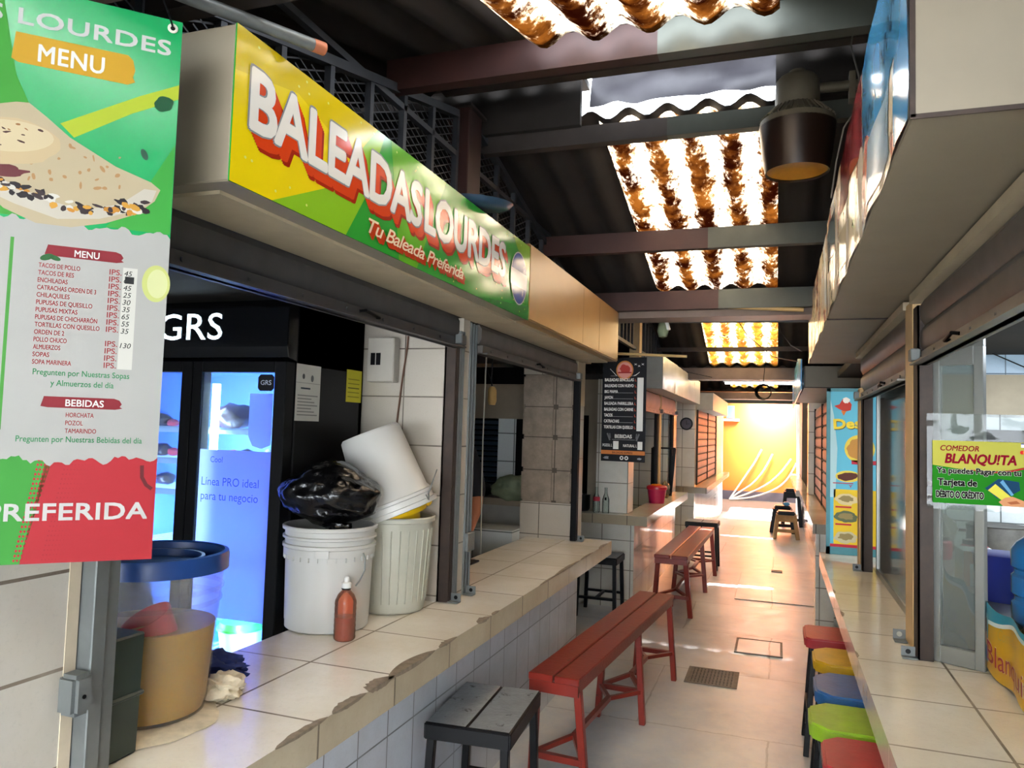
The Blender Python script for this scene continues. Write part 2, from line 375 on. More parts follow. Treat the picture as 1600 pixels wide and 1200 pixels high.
class Panel:
    """flat printed face: a runs right, b runs up, layers lift off the face"""
    def __init__(s, O, u, v, step=.0006, rough=.5):
        s.rough = rough
        s.O, s.u, s.v = Vector(O), Vector(u).normalized(), Vector(v).normalized(); s.n = s.u.cross(s.v); s.g = G(); s.step = step
    def P(s, a, b, l): return s.O+s.u*a+s.v*b+s.n*(l*s.step)
    def poly(s, pts, h, l, rough=None):
        s.g.use(h if not isinstance(h, str) else ink(h, rough or s.rough)); s.g.face([s.g.V(s.P(a, b, l)) for a, b in pts]); return s
    def rect(s, a0, a1, b0, b1, h, l, rough=None): return s.poly([(a0, b0), (a1, b0), (a1, b1), (a0, b1)], h, l, rough)
    def ell(s, a, b, ra, rb, h, l, rot=0, n=28, jag=0, rough=None):
        pts = []
        for k in range(n):
            t = 2*pi*k/n; j = 1+jag*noise.noise(Vector((cos(t)*2.2+a*90, sin(t)*2.2+b*70, l)))
            x, y = ra*cos(t)*j, rb*sin(t)*j
            pts.append((a+x*cos(rot)-y*sin(rot), b+x*sin(rot)+y*cos(rot)))
        return s.poly(pts, h, l, rough)
    def stroke(s, pts, wd, h, l):
        L = []; R = []
        for i, p in enumerate(pts):
            q0 = pts[max(i-1, 0)]; q1 = pts[min(i+1, len(pts)-1)]; dx, dy = q1[0]-q0[0], q1[1]-q0[1]; d = sqrt(dx*dx+dy*dy) or 1
            L.append((p[0]-dy/d*wd/2, p[1]+dx/d*wd/2)); R.append((p[0]+dy/d*wd/2, p[1]-dx/d*wd/2))
        for i in range(len(pts)-1): s.poly([L[i], R[i], R[i+1], L[i+1]], h, l)
        return s
    def text(s, t, a, b, w, h, col, l, bold=0.0, shear=0.0, space=1.0, rot=0.0, align='l', rough=None):
        vs, fs, W = text_geo(t, bold, shear, space)
        ky = h/CAP; kx = (w/W) if w else ky
        off = {'l': 0, 'c': -W*kx/2, 'r': -W*kx}[align]
        s.g.use(col if not isinstance(col, str) else ink(col, rough or s.rough))
        R = bold*h*1.15; n = 0 if bold <= 0 else (4 if h < .03 else 8)
        for c in range(n+1):
            dx, dy = (0, 0) if c == 0 else (R*cos(2*pi*c/n+.785), R*sin(2*pi*c/n+.785))
            bv = []
            for x, y in vs:
                X = x*kx+off+dx; Y = y*ky+dy
                bv.append(s.g.V(s.P(a+X*cos(rot)-Y*sin(rot), b+X*sin(rot)+Y*cos(rot), l+c*.02)))
            for f in fs: s.g.face([bv[i] for i in f])
        return s
    def obj(s, name, parent): return s.g.obj(name, parent)
# ================================================================== SETTING
struct(G('floor').box(-6, 5, -8, 16.2, -.2, 0), 'floor')
struct(G('court').box(-8, 8, 16.2, 24, -.2, -.001), 'floor')
RZ, VZ, HS = 2.96, 2.47, 2.05
RIDGES = [-1.15, 2.95, 7.05, 11.15, 15.25]
def roof_z(y):
    k = min(RIDGES, key=lambda r: abs(y-r)); return RZ-.24*abs(y-k)
WV, AMP = .165, .022
def sheet(g, x0, x1, y0, y1, dz=0, res=8):
    n = max(2, int((x1-x0)/WV*res))
    top = []; bot = []
    def P(i, y, t): x = x0+(x1-x0)*i/n; return (x, y, roof_z(y)+dz+AMP*sin(2*pi*x/WV)+t)
    for i in range(n+1):
        top.append([g.V(P(i, y0, .004)), g.V(P(i, y1, .004))]); bot.append([g.V(P(i, y0, 0)), g.V(P(i, y1, 0))])
    for i in range(n):
        g.face((top[i][0], top[i+1][0], top[i+1][1], top[i][1])); g.face((bot[i][0], bot[i][1], bot[i+1][1], bot[i+1][0]))
        g.face((bot[i][0], bot[i+1][0], top[i+1][0], top[i][0])); g.face((bot[i][1], top[i][1], top[i+1][1], bot[i+1][1]))
SX0, SX1 = -.755, -.01
sky_n = 0
for k, r in enumerate(RIDGES):
    for side in (-1, 1):
        y0, y1 = (r-HS, r+.16) if side < 0 else (r+.20, r+HS)
        if r == 15.25 and side > 0: y1 = r+.7
        dz = .08 if side < 0 else .0
        if side < 0: y1 = r+.05
        s0, s1 = (r-HS+.45, r-.75) if side < 0 else (r+.22, r+1.95)
        if r == RIDGES[1] and side < 0: s0, s1 = 1.05, 2.20
        if r < 0 and side > 0: s1 = r+1.15
        has = not (r == 7.05 and side < 0) and not (r == 15.25 and side > 0)
        if side > 0: y0 = r+.17
        g = G('roofdark')
        def sh_(a, b, c, d, dz=dz):
            # sheet pieces may cross the ridge by a hand, so evaluate them on their own slope
            n = max(2, int((b-a)/WV*8)); T = []; B = []
            for i in range(n+1):
                x = a+(b-a)*i/n
                zz = [RZ+dz-(.30 if side > 0 and r > 5 else .24)*(y-r)*side+AMP*sin(2*pi*x/WV) for y in (c, d)]
                T.append([g.V((x, c, zz[0]+.004)), g.V((x, d, zz[1]+.004))]); B.append([g.V((x, c, zz[0])), g.V((x, d, zz[1]))])
            for i in range(n):
                g.face((T[i][0], T[i+1][0], T[i+1][1], T[i][1])); g.face((B[i][0], B[i][1], B[i+1][1], B[i+1][0]))
                g.face((B[i][0], B[i+1][0], T[i+1][0], T[i][0])); g.face((B[i][1], T[i][1], T[i+1][1], B[i+1][1]))
            for e in (0, n):
                g.face((B[e][0], T[e][0], T[e][1], B[e][1]))
        SX0, SX1 = (-.95, .25) if r < 0 else (-.755, -.01)  # unseen skylight behind the camera, made wider and cleaner to add fill light
        if has:
            sh_(-4.2, SX0, y0, y1); sh_(SX1, 3.6, y0, y1)
            if s0-y0 > .02: sh_(SX0, SX1, y0, s0)
            if y1-s1 > .02: sh_(SX0, SX1, s1, y1)
        else: sh_(-4.2, 3.6, y0, y1)
        struct(g, 'ceiling', smooth=40)
        if has:
            g = G('sky_fill' if r < 0 else 'sky_a' if r < 5 else 'sky_b'); sh_(SX0-.005, SX1+.005, s0, s1, (-.005 if side < 0 else dz))
            sky_n += 1; struct(g, 'window_%d' % sky_n, smooth=40)
for v in (.9, 5.0, 9.1, 13.2): struct(G('roofdark').box(-4.2, 3.6, v-.02, v+.02, VZ-(.05 if v < 6 else .17), VZ+.16), 'ceiling')
for r in RIDGES:
    g = G('roofdark')
    for a, b in ((-4.2, -.81), (-.02, 3.6)) if r == 2.95 else ((-4.2, 3.6),): g.box(a, b, r+.10, r+.13, RZ-.10, RZ+.22).box(a, b, r-.02, r+.26, RZ+.12, RZ+.15)
    struct(g, 'ceiling')
g = G('roofdark'); g.box(-.83, .0, 2.95, 3.26, 3.215, 3.235); struct(g, 'ceiling')  # unseen cap added to keep sky light off the flashing
# crumpled silver flashing under the ridge gap, with daylight below it
g = G('flash')
def fl(u, v):
    x = -.80+u*.86; n = noise.noise(Vector((x*7, v*3, 1.3)))
    return (x, 3.17+.025*n+.03*v, 2.985+.225*v+.016*noise.noise(Vector((x*11, v*2, 5))))
g.grid(fl, 40, 6)
fo = g.obj('roof_flashing', smooth=50); tag(fo, 'crumpled silver flashing sheet in the ridge gap above the warehouse lamp', 'flashing')
# purlins (each its own member), painted half red-brown half grey as in the photo
PN = 0
def purlin(y, side_r, x0=-1.3, x1=.75, h=.11, wd=.05, ms=('redcol', 'beamgrey'), split=-.36, z=None, dz=0):
    global PN
    zz = (RZ-.24*abs(y-side_r)-.035-h if z is None else z)+dz
    g = G(ms[0]); g.box(x0, split, y-wd/2, y+wd/2, zz, zz+h); g.use(ms[1]); g.box(split, x1, y-wd/2, y+wd/2, zz, zz+h)
    PN += 1; struct(g, 'trim_%d' % PN)
for y, r in ((1.2, 2.95), (2.28, 2.95), (4.08, 2.95), (-.2, -1.15), (-1.9, -1.15)):
    purlin(y, r, ms=('redcol', 'beamgrey') if y > 2 else ('beam', 'beam'), dz=(.06 if y == 2.28 else 0))
purlin(3.14, 2.95, ms=('beam', 'beamgrey'), split=-.45, h=.08)
purlin(4.86, 2.95, h=.12); purlin(2.72, 2.95, ms=('beam', 'beam'), z=2.905, h=.075)
for y, r in ((6.2, 7.05), (10.3, 11.15), (14.4, 15.25)): purlin(y, r, ms=('beam', 'beam'))
purlin(8.42, 7.05, ms=('beam', 'beam'), z=2.96-.30*1.37-.085, h=.045)
for y in (.9, 5.04, 9.1, 13.2):
    PN += 1; struct(G('gutter').box(-1.32, .8, y-.11, y+.11, *{.9: (2.31, 2.44), 5.04: (2.31, 2.44), 9.1: (2.20, 2.335), 13.2: (2.17, 2.29)}[y]), 'trim_%d' % PN)
PN += 1; struct(G('beamgrey').box(-1.3, .8, 15.85, 15.98, 2.22, 2.42), 'trim_%d' % PN)
g = G('roofdark'); g.box(-5, -.85, 15.9, 19.6, 3.2, 3.24).box(.35, 5, 15.9, 19.6, 3.2, 3.24).box(-.85, .35, 15.9, 16.6, 3.2, 3.24).box(-.85, .35, 18.9, 19.6, 3.2, 3.24); struct(g, 'ceiling')  # added court roof, unseen: shades the orange wall, its hole admits sun
struct(G('dimwhite').box(-3.3, -3.2, 16, 19.6, 0, 3.3), 'wall_left'); struct(G('dimwhite').box(2.6, 2.7, 16, 19.6, 0, 3.3), 'wall_right')  # added side walls, out of view, closing the court to sky light
# far roof sheets beyond carry the stalls too
# ---- walls
struct(G('nearwall').box(-1.36, -1.25, -4, 1.075, 0, 2.0), 'wall_left')
PN += 1; struct(G('plaster').box(-1.36, -1.248, 1.075, 1.10, .0, 2.0), 'trim_%d' % PN)
struct(G('basetile').box(-1.34, -1.22, 1.10, 4.82, 0, .765, ends='basetile_x'), 'wall_left')
struct(G('dimwhite').box(-3.3, -3.2, -4, 16, 0, 3.3), 'wall_left')
struct(G('divtile').box(-3.2, -1.29, 2.80, 3.03, .0, 2.01).box(-1.29, -1.245, 2.885, 2.953, .85, 2.01), 'wall_left')
struct(G('roofdark').box(-3.2, -1.27, -4, 5.05, 2.02, 2.07), 'ceiling')
struct(G('roofdark').box(-3.2, -1.22, 6.6, 16, 2.02, 2.07), 'ceiling')
# end wall of stall two: rough blocks over two tiles
g = G('mortar'); g.box(-1.595, -1.25, 4.76, 4.93, 1.08, 2.0)
gb = G('block')
for z0, z1 in ((1.083, 1.288), (1.294, 1.503), (1.509, 1.703), (1.709, 1.918)):
    for x0, x1 in ((-1.603, -1.380), (-1.373, -1.255)):
        gb.box(x0, x1, 4.745, 4.93, z0, z1)
bmesh.ops.bevel(gb.bm, geom=list(gb.bm.edges), offset=.013, segments=2, affect='EDGES')
me = bpy.data.meshes.new('t'); gb.bm.to_mesh(me); n0 = len(g.bm.faces); g.bm.from_mesh(me); g.use('block'); g.bm.faces.ensure_lookup_table()
for f in g.bm.faces[n0:]: f.material_index = g.cur
bpy.data.meshes.remove(me)
g.use('divtile'); g.box(-1.60, -1.25, 4.745, 4.93, 0, 1.082); g.box(-1.60, -1.25, 4.745, 4.93, 1.92, 2.01)
struct(g, 'wall_left', smooth=40)
g = G('pillartile_y'); g.box(-1.25, -1.235, 4.76, 4.95, .85, 1.72); g.use('creamdark'); g.box(-1.25, -1.232, 4.76, 4.95, 1.72, 2.02); struct(g, 'trim_%d' % (PN+1)); PN += 1
# back of stall two: lintel, louvred window, tile column
struct(G('dimwhite').box(-3.2, -1.62, 5.35, 5.45, 0, 1.05), 'wall_left')
PN += 1; struct(G('lintel').box(-3.2, -1.62, 5.33, 5.47, 1.63, 1.89), 'trim_%d' % PN)
PN += 1; struct(G('black').box(-3.2, -1.62, 5.36, 5.46, 1.89, 2.02), 'trim_%d' % PN)
PN += 1; struct(G('lintel').box(-3.2, -1.62, 5.16, 5.35, 1.0, 1.05), 'trim_%d' % PN)
g = G('louver'); 
for i in range(14): g.obox((-2.6, 5.40, 1.08+i*.04), (1, 0, 0), (0, 1, .7), (0, -.7, 1), .6, .018, .004)
struct(g, 'window_20')
struct(G('celltile').box(-2.0, -1.86, 5.36, 5.45, 1.05, 1.63), 'wall_left')
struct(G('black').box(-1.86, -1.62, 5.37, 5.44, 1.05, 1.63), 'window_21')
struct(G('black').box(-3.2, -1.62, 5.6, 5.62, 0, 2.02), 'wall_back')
# right side shell
struct(G('basetile').box(.44, .56, -4, 5.15, 0, .765, ends='basetile_x'), 'wall_right')
struct(G('dimwhite').box(2.6, 2.7, -4, 16, 0, 3.3), 'wall_right')
struct(G('roofdark').box(.47, 2.6, -4, 16, 2.07, 2.12), 'ceiling')
g = G('bluetile'); g.box(.62, 2.6, 5.05, 5.17, 1.95, 2.07); g.use('creamdark'); g.box(.62, 2.6, 5.0, 5.17, 1.72, 1.95); g.use('celltile'); g.box(.62, 2.6, 5.05, 5.17, 0, 1.72)
struct(g, 'wall_right')
struct(G('pillartile').box(.30, .44, 6.75, 6.9, 0, .77), 'wall_right')
struct(G('basetile').box(.42, .52, 6.9, 15.9, 0, .77, ends='pillartile'), 'wall_right')
g = G('pillartile'); g.box(.36, .62, 10.2, 10.45, .85, 2.0); struct(g, 'wall_right')
struct(G('cream').box(.40, .62, 14.2, 15.9, 0, 2.25), 'wall_right')
# stall three on the left (beyond the gap)
struct(G('basetile').box(-1.32, -1.2, 6.75, 9.35, 0, .77, ends='pillartile'), 'wall_left')
struct(G('pillartile').box(-3.2, -1.32, 6.75, 6.85, 0, .77), 'wall_left')
struct(G('pillartile').box(-1.51, -1.225, 6.55, 6.80, .85, 2.02, ends='pillartile'), 'wall_left')
struct(G('black').box(-3.2, -1.56, 7.6, 7.62, .0, 2.02), 'wall_back')  # black sheet: the dark of the stall interior put into its colour
g = G('lintel'); g.box(-3.2, -1.51, 6.6, 6.75, 1.70, 2.02); g.box(-1.60, -1.51, 6.6, 6.75, .85, 1.7); struct(g, 'wall_left')
struct(G('divtile').box(-3.2, -1.2, 9.35, 9.6, 0, 2.02, ends='pillartile'), 'wall_left')
struct(G('pillartile').box(-2.0, -1.06, 10.47, 10.62, .0, 2.02), 'wall_left')
struct(G('basetile').box(-1.16, -1.06, 10.62, 16, 0, .77, ends='pillartile'), 'wall_left')
struct(G('pillartile').box(-1.2, -1.03, 13.95, 15.6, .85, 2.02), 'wall_left')
# court end wall
g = G('orange'); g.box(-2.6, 2.6, 19.4, 19.6, .22, 3.3); g.use('slate'); g.box(-2.6, 2.6, 19.38, 19.6, -.01, .22); struct(g, 'wall_end')
PN += 1; struct(G('white').box(-1.3, -.9, 19.22, 19.4, 1.92, 1.98), 'trim_%d' % PN)
struct(G('winblue').box(-1.2, -1.02, 19.36, 19.4, 2.0, 2.3), 'window_30')
PN += 1; struct(G('white').box(-1.32, -1.13, 16.3, 16.5, 0, 2.35), 'trim_%d' % PN)
PN += 1; struct(G('white').box(.36, .5, 16.3, 16.6, 0, 2.35), 'trim_%d' % PN)

# ================================================================== GRILLES AND COLUMNS ABOVE THE STALLS
def grille(y0, y1, label, nx, x=-1.27, wire=True, zb=2.34):
    t = thing('security_grille', label, 'grille', (x, y0, zb), 'grilles above the left stalls')
    rz = lambda y: min(roof_z(y)-.07, 2.93)
    f = G('grille'); ys = [y0+(y1-y0)*i/nx for i in range(nx+1)]
    for y in ys: f.bar((x, y, zb), (x, y, rz(y)), .022, .022, up=(1, 0, 0))
    for z in (2.68,):
        f.bar((x, y0, z), (x, y1, z), .022, .022)
    for a, b in zip(ys, ys[1:]): f.bar((x, a, rz(a)), (x, b, rz(b)), .03, .03)
    f.bar((x, y0, zb), (x, y1, zb), .03, .03)
    f.obj('frame', t)
    if wire:
        m = G('mesh'); a_, b_ = .075, .032      # diamond width along y, height along z
        z1 = 2.94; sl = b_/a_
        for sgn in (1, -1):
            c = -4.0
            c0 = zb-sl*(y1-y0)-.05; k = c0
            while k < z1+sl*(y1-y0):
                # line z = k + sgn*sl*(y-y0): clip by bottom and roof slope in steps
                pts = []
                N = 24
                for i in range(N+1):
                    y = y0+(y1-y0)*i/N; z = k+sgn*sl*(y-y0)
                    if zb <= z <= rz(y): pts.append((y, z))
                if len(pts) > 1: m.bar((x-.012, pts[0][0], pts[0][1]), (x-.012, pts[-1][0], pts[-1][1]), .003, .0045)
                k += b_
        m.obj('wire_mesh', t)
    return t
grille(.95, 2.79, 'dark wire grille above the yellow and green sign, nearest bay', 8)
grille(3.03, 4.98, 'dark wire grille past the red-brown column, above the tan box', 8)
grille(5.10, 7.0, 'barred grille with thin upright bars above the black menu banner', 12, wire=False)
grille(7.12, 9.0, 'barred grille farthest along the left, above the silver sign', 10, wire=False)
def column(y0, y1, z0, z1, m, label, x0=-1.32, x1=-1.225):
    t = thing('steel_column', label, 'column', (x0, y0, z0))
    G(m).box(x0, x1, y0, y1, z0, z1).obj('shaft', t, bev=.004)
    G('beam').box(x0-.01, x1+.015, y0-.02, y1+.02, z1-.012, z1).obj('cap_plate', t)
column(2.82, 2.96, 2.02, 2.90, 'redcol', 'red-brown steel column rising behind the green end of the painted sign')
column(6.98, 7.10, 2.02, 2.86, 'ochre', 'cream column between the barred grilles above the black menu banner')
column(5.0, 5.09, 2.02, 2.42, 'ochre', 'cream column just past the end of the tan box sign')

# ================================================================== LEFT STALL ONE: COUNTER, POSTS, SHUTTERS, SIGN
def chips(g, spots, xe, zt, inward):
    """broken tile corners along the slab edge: (y, length, bite)"""
    for i, (y, L, bt) in enumerate(spots):
        N = 12; a = []; b = []
        for k in range(N+1):
            yy = y-L/2+L*k/N; e = sin(pi*k/N)**.7
            d = bt*e*(.7+.6*abs(noise.noise(Vector((yy*40, i, 3)))))
            a.append((xe+inward*d, yy, zt+.0012)); b.append((xe-inward*.0015, yy, zt-d*.35))
        for k in range(N):
            m = [(xe-inward*.0015, a[j][1], zt+.0012) for j in (k, k+1)]
            g.face([g.V(p) for p in (a[k], m[0], m[1], a[k+1])]); g.face([g.V(p) for p in (m[0], b[k], b[k+1], m[1])])
g = G('counteredge'); g.box(-1.555, -1.01, 1.10, 4.87, .765, .85, top='countertop', ends='counterend')
g.use('chip'); chips(g, [(1.50, .20, .022), (1.70, .16, .03), (1.86, .14, .045), (2.05, .30, .05), (2.30, .14, .02), (2.62, .12, .03), (2.74, .08, .015), (3.45, .3, .012), (3.78, .5, .022), (4.2, .3, .015), (4.62, .24, .02)], -1.01, .85, -1)
c = g.obj('tiled_counter'); tag(c, 'long cream tiled counter with chipped edge on the left, carrying the buckets', 'counter')

def rail(name, label, x0, x1, y0, y1, z0, z1, m, foot=None, grp='shutter rails'):
    t = thing(name, label, 'rail', ((x0+x1)/2, (y0+y1)/2, z0), grp)
    g = G(m); w = .006; fx = x1 if abs(x1) < abs(x0) else x0
    g.box(x0, x1, y0, y0+w, z0, z1); g.box(x0, x1, y1-w, y1, z0, z1)
    g.box(x0, x0+w, y0, y1, z0, z1)
    g.box(x0, x1, (y0+y1)/2-.002, (y0+y1)/2+.002, z0, z1)
    g.obj('channel', t)
    if foot:
        s = foot; f = G('steel'); f.box(min(fx, fx+s*.045), max(fx, fx+s*.045), y0-.004, y0+.03, z0, z0+.004); f.box(min(fx+s*.004, fx+s*.045), max(fx+s*.004, fx+s*.045), y0+.026, y0+.03, z0, z0+.034)
        f.use('black'); f.cyl((fx+s*.025, y0+.025, z0+.018), (fx+s*.025, y0+.0255, z0+.018), .008, n=12)
        f.obj('foot_bracket', t)
    return t
# near grey angle post with lock lug
t = thing('angle_post', 'grey painted steel angle post beside the near tiled wall', 'post', (-1.24, 1.13, .85))
G('steel').box(-1.262, -1.215, 1.103, 1.135, .853, 2.0).box(-1.255, -1.222, 1.135, 1.168, .853, 2.0).obj('angle', t, bev=.002)
g = G('steel'); g.box(-1.248, -1.20, 1.06, 1.103, 1.0, 1.075); l = g.obj('lock_lug', t, bev=.008, seg=2)
G('black').cyl((-1.2, 1.08, 1.035), (-1.1985, 1.08, 1.035), .004, n=10).obj('keyhole', l)
rail('shutter_rail', 'dark brown shutter rail at the bare white divider, beside the tall grey bin', -1.285, -1.238, 2.797, 2.837, .853, 1.90, 'darkrail', 1)
rail('shutter_rail', 'grey steel shutter rail hugging the dark brown one on the divider', -1.283, -1.236, 2.84, 2.884, .853, 1.95, 'steel')
t = rail('shutter_rail', 'grey steel post at the near side of the second opening, with a loop bracket', -1.283, -1.238, 2.955, 3.025, .853, 2.0, 'steel', 1)
G('steel').box(-1.237, -1.222, 2.95, 3.03, 1.03, 1.11).obj('loop_bracket', t, bev=.004)
rail('shutter_rail', 'black shutter rail beside the rough block wall', -1.245, -1.205, 4.70, 4.738, .853, 1.92, 'black', 1)
def shutter(y0, y1, zb, zt, x, s, m, label, latch=None, name='roller_shutter', grp='rolled up shutters'):
    """s: +1 the street lies on +x. rolled-up curtain with slats, bottom bar and latch"""
    t = thing(name, label, 'shutter', (x, (y0+y1)/2, zb), grp)
    g = G(m); n = max(1, int((zt-zb-.045)/.085)); h = (zt-zb-.045)/n
    for i in range(n):
        z = zb+.045+i*h
        pr = [(x, y0, z), (x+s*.012, y0, z+h*.25), (x+s*.012, y0, z+h*.75), (x, y0, z+h*.97), (x-s*.006, y0, z+h*.97), (x-s*.006, y0, z)]
        g.prism(pr, (0, y1-y0, 0))
    g.obj('slats', t, smooth=30)
    b = G(m); b.box(min(x-s*.012, x+s*.02), max(x-s*.012, x+s*.02), y0, y1, zb, zb+.04); b.box(min(x, x+s*.045), max(x, x+s*.045), y0, y1, zb, zb+.006)
    k = y0+.1
    while k < y1-.05:
        b.cyl((x+s*.02, k, zb+.022), (x+s*.024, k, zb+.022), .006, n=8); k += .22
    b.obj('bottom_bar', t)
    if latch is not None:
        l = G('black'); l.tube([(x+s*.022, latch-.05, zb+.026), (x+s*.036, latch-.035, zb+.03), (x+s*.036, latch+.05, zb+.02), (x+s*.022, latch+.06, zb+.022)], .005); l.obj('latch', t)
    e = G('steel'); e.box(min(x+s*.02, x+s*.05), max(x+s*.02, x+s*.05), y1-.06, y1-.01, zb+.01, zb+.05); e.obj('end_lock', t, bev=.003)
    return t
shutter(1.172, 2.79, 1.872, 2.005, -1.235, 1, 'shutterdark', 'rolled-up dark grey shutter over the fridge opening, under the painted sign', 2.05)
shutter(3.03, 4.70, 1.872, 2.005, -1.235, 1, 'shutter', 'rolled-up grey shutter under the tan box, over the second opening', 3.85)

# --- painted sign
t = thing('shop_sign', 'long yellow and green sign box lettered with a stall name, under the roof', 'sign', (-1.12, 1.155, 2.012))
G('cream').box(-1.24, -1.003, 1.155, 2.995, 2.012, 2.325).obj('box', t, bev=.003)
g = G('creamdark'); g.box(-1.235, -1.06, 1.2, 2.99, 2.004, 2.012); g.obj('soffit_board', t)
# face sheet with a slight ripple
Y0, Z0 = 1.155, 2.012
def gloss(h): 
    return ink(dim(h, .74), .12)
p = Panel((-1.0, Y0, Z0), (0, 1, 0), (0, 0, 1))
LN, HT = 1.842, .313
def yz(y, z): return (y-Y0, z-Z0)
g = G(gloss('#2f9a35')); g.box(-1.003, -1.0, 1.155, 2.995, 2.012, 2.325); g.obj('face_sheet', t)
p.poly([(0, 0), (.13, 0), yz(1.493, 2.106), yz(1.70, 2.325), (0, HT)], gloss('#e6cf12'), 1)
p.poly([(.13, 0), (.415, 0), yz(1.655, 2.133), yz(1.74, 2.325), yz(1.70, 2.325), yz(1.493, 2.106)], gloss('#86bd26'), 1)
p.poly([(.0, .22), (.0, .313), (.54, .313), (.42, .2), (.2, .26)], gloss('#d2bd0e'), 1.3)
p.poly([(.69, 0), (.80, 0), (.98, .313), (.62, .313)], gloss('#62ad2a'), 1.15)
p.poly([(1.25, 0), (1.842, 0), (1.842, .06)], gloss('#1e7f2e'), 1.2); p.poly([(1.62, .313), (1.842, .313), (1.842, .16)], gloss('#7fb52b'), 1.2)
for i in range(46):
    a = random.uniform(.02, 1.8); p.ell(a, random.choice((random.uniform(.01, .07), random.uniform(.28, .305), random.uniform(.02, .29))), .0035, .003, gloss('#d9e27a'), 1.6, n=8)
p.obj('printed_design', t)
q = Panel((-1.0, Y0, Z0), (0, 1, 0), (0, 0, 1))
def sign_word(wd, y0, y1, zb, h, bold):
    a, b = yz(y0, zb)
    for k in range(9): q.text(wd, a+.0045*k*.9, b-.0042*k, y1-y0, h, gloss('#9e2a14' if k > 6 else '#d2431a'), 3.0-.1*k, bold=bold+.004, space=.96)
    q.text(wd, a-.003, b-.002, y1-y0+.006, h+.005, gloss('#8b8f92'), 4.0, bold=bold+.012, space=.96)
    q.text(wd, a, b, y1-y0, h, gloss('#e4e4df'), 4.6, bold=bold, space=.96)
sign_word('BALEADAS', 1.205, 1.965, 2.137, .128, .034)
sign_word('LOURDES', 1.995, 2.69, 2.137, .128, .034)
for k in range(5): q.text('Tu Baleada Preferida', *yz(1.67+.004*k, 2.045-.0035*k), .62, .04, gloss('#b03a1c'), 5-.1*k, bold=.02, shear=.35, space=.9)
q.text('Tu Baleada Preferida', *yz(1.67, 2.045), .62, .04, gloss('#ecd9b8'), 5.4, bold=.012, shear=.35, space=.9)
q.obj('lettering', t)
q = Panel((-1.0, Y0, Z0), (0, 1, 0), (0, 0, 1))
q.ell(1.70, .150, .10, .108, gloss('#e8e8e4'), 6); q.ell(1.70, .150, .095, .103, gloss('#2b4f9c'), 6.3); q.rect(1.60, 1.80, .115, .18, gloss('#e4e6e6'), 6.5)
q.text('O', 1.757, .188, .018, .026, gloss('#e8e8e4'), 6.8, bold=.02, align='c'); q.text('A', 1.748, .083, .018, .026, gloss('#e8e8e4'), 6.8, bold=.02, align='c')
q.obj('round_emblem', t)
t = thing('box_sign', 'plain tan vinyl-covered box sign continuing past the painted sign', 'sign', (-1.12, 3.0, 2.012))
g = G('tan'); g.box(-1.24, -1.0, 3.003, 4.89, 2.016, 2.345); g.obj('box', t, bev=.006, seg=2)
G('creamdark').box(-1.235, -1.06, 3.01, 4.85, 2.006, 2.016).obj('soffit_board', t)
for y in (3.94, 4.33): G('chip').box(-1.0005, -.9995, y, y+.004, 2.03, 2.33).obj('seam', t)
# pipe lying on the sign box
g = G('steel'); A = Vector((-.942, 1.36, 2.366)); B = Vector((-1.13, .93, 2.338)); d = (B-A).normalized()
g.cyl(B+d*.5, A, .0135, n=16); g.use('copper'); g.cyl(A-d*-.028, A-d*.0005, .0142, n=16)
o = g.obj('steel_pipe', smooth=40); tag(o, 'grey pipe with a rusty open end lying over the sign, menu banner tied to it', 'pipe')
g = G('dkblue'); mx = Euler((radians(4), radians(-3), radians(62))).to_matrix()
g.lathe((-1.02, 2.47, 2.345), [(0, 0), (.085, 0), (.105, .010), (.118, .022), (.120, .022), (.108, .007), (.087, -.003), (0, -.003)], 40, mx @ Matrix.Diagonal((1.15, .8, 1)))
o = g.obj('oval_tray', smooth=50); tag(o, 'dark blue oval tray lying on top of the painted sign', 'tray')
# ================================================================== HANGING MENU BANNER (nearest)
R0 = Vector((-.98, 1.04, 0)); ud = Vector((sin(radians(45)), cos(radians(45)), 0))
t = thing('menu_banner', 'big green and red food menu banner hanging at the left edge, nearest', 'banner', (R0.x, R0.y, 1.312))
nrm = ud.cross(Vector((0, 0, 1)))
g = G(ink('#0b7a41', .22))
def cor(a, b, off=0): p = R0+ud*a+nrm*off; return (p.x, p.y, b)
g.prism([cor(-.355, 1.312, -.002), cor(-.030, 1.312, -.002), cor(-.030, 2.252, -.002), cor(-.355, 2.252, -.002)], nrm*.0018)
g.obj('vinyl_sheet', t)
p = Panel(R0-nrm*.0002, ud, (0, 0, 1), .0003)
def bn(h): return ink(dim(h, .46), .6)
p.poly([(-.355, 1.87), (-.355, 2.252), (-.30, 2.252), (-.27, 2.1), (-.20, 1.95), (-.20, 1.87)], bn('#3f9f33'), .6)
p.poly([(-.13, 1.87), (-.031, 1.87), (-.031, 2.03), (-.08, 1.93)], bn('#3aa53b'), .7)
p.poly([(-.030, 2.138), (-.09, 2.105), (-.205, 2.033), (-.184, 2.013), (-.10, 2.072), (-.030, 2.112)], bn('#b4c52c'), 1)
p.ell(-.052, 2.099, .017, .013, bn('#14532f'), 1.5, .5, jag=.2); p.ell(-.078, 2.004, .005, .010, bn('#2f5d45'), 1.5, .4)
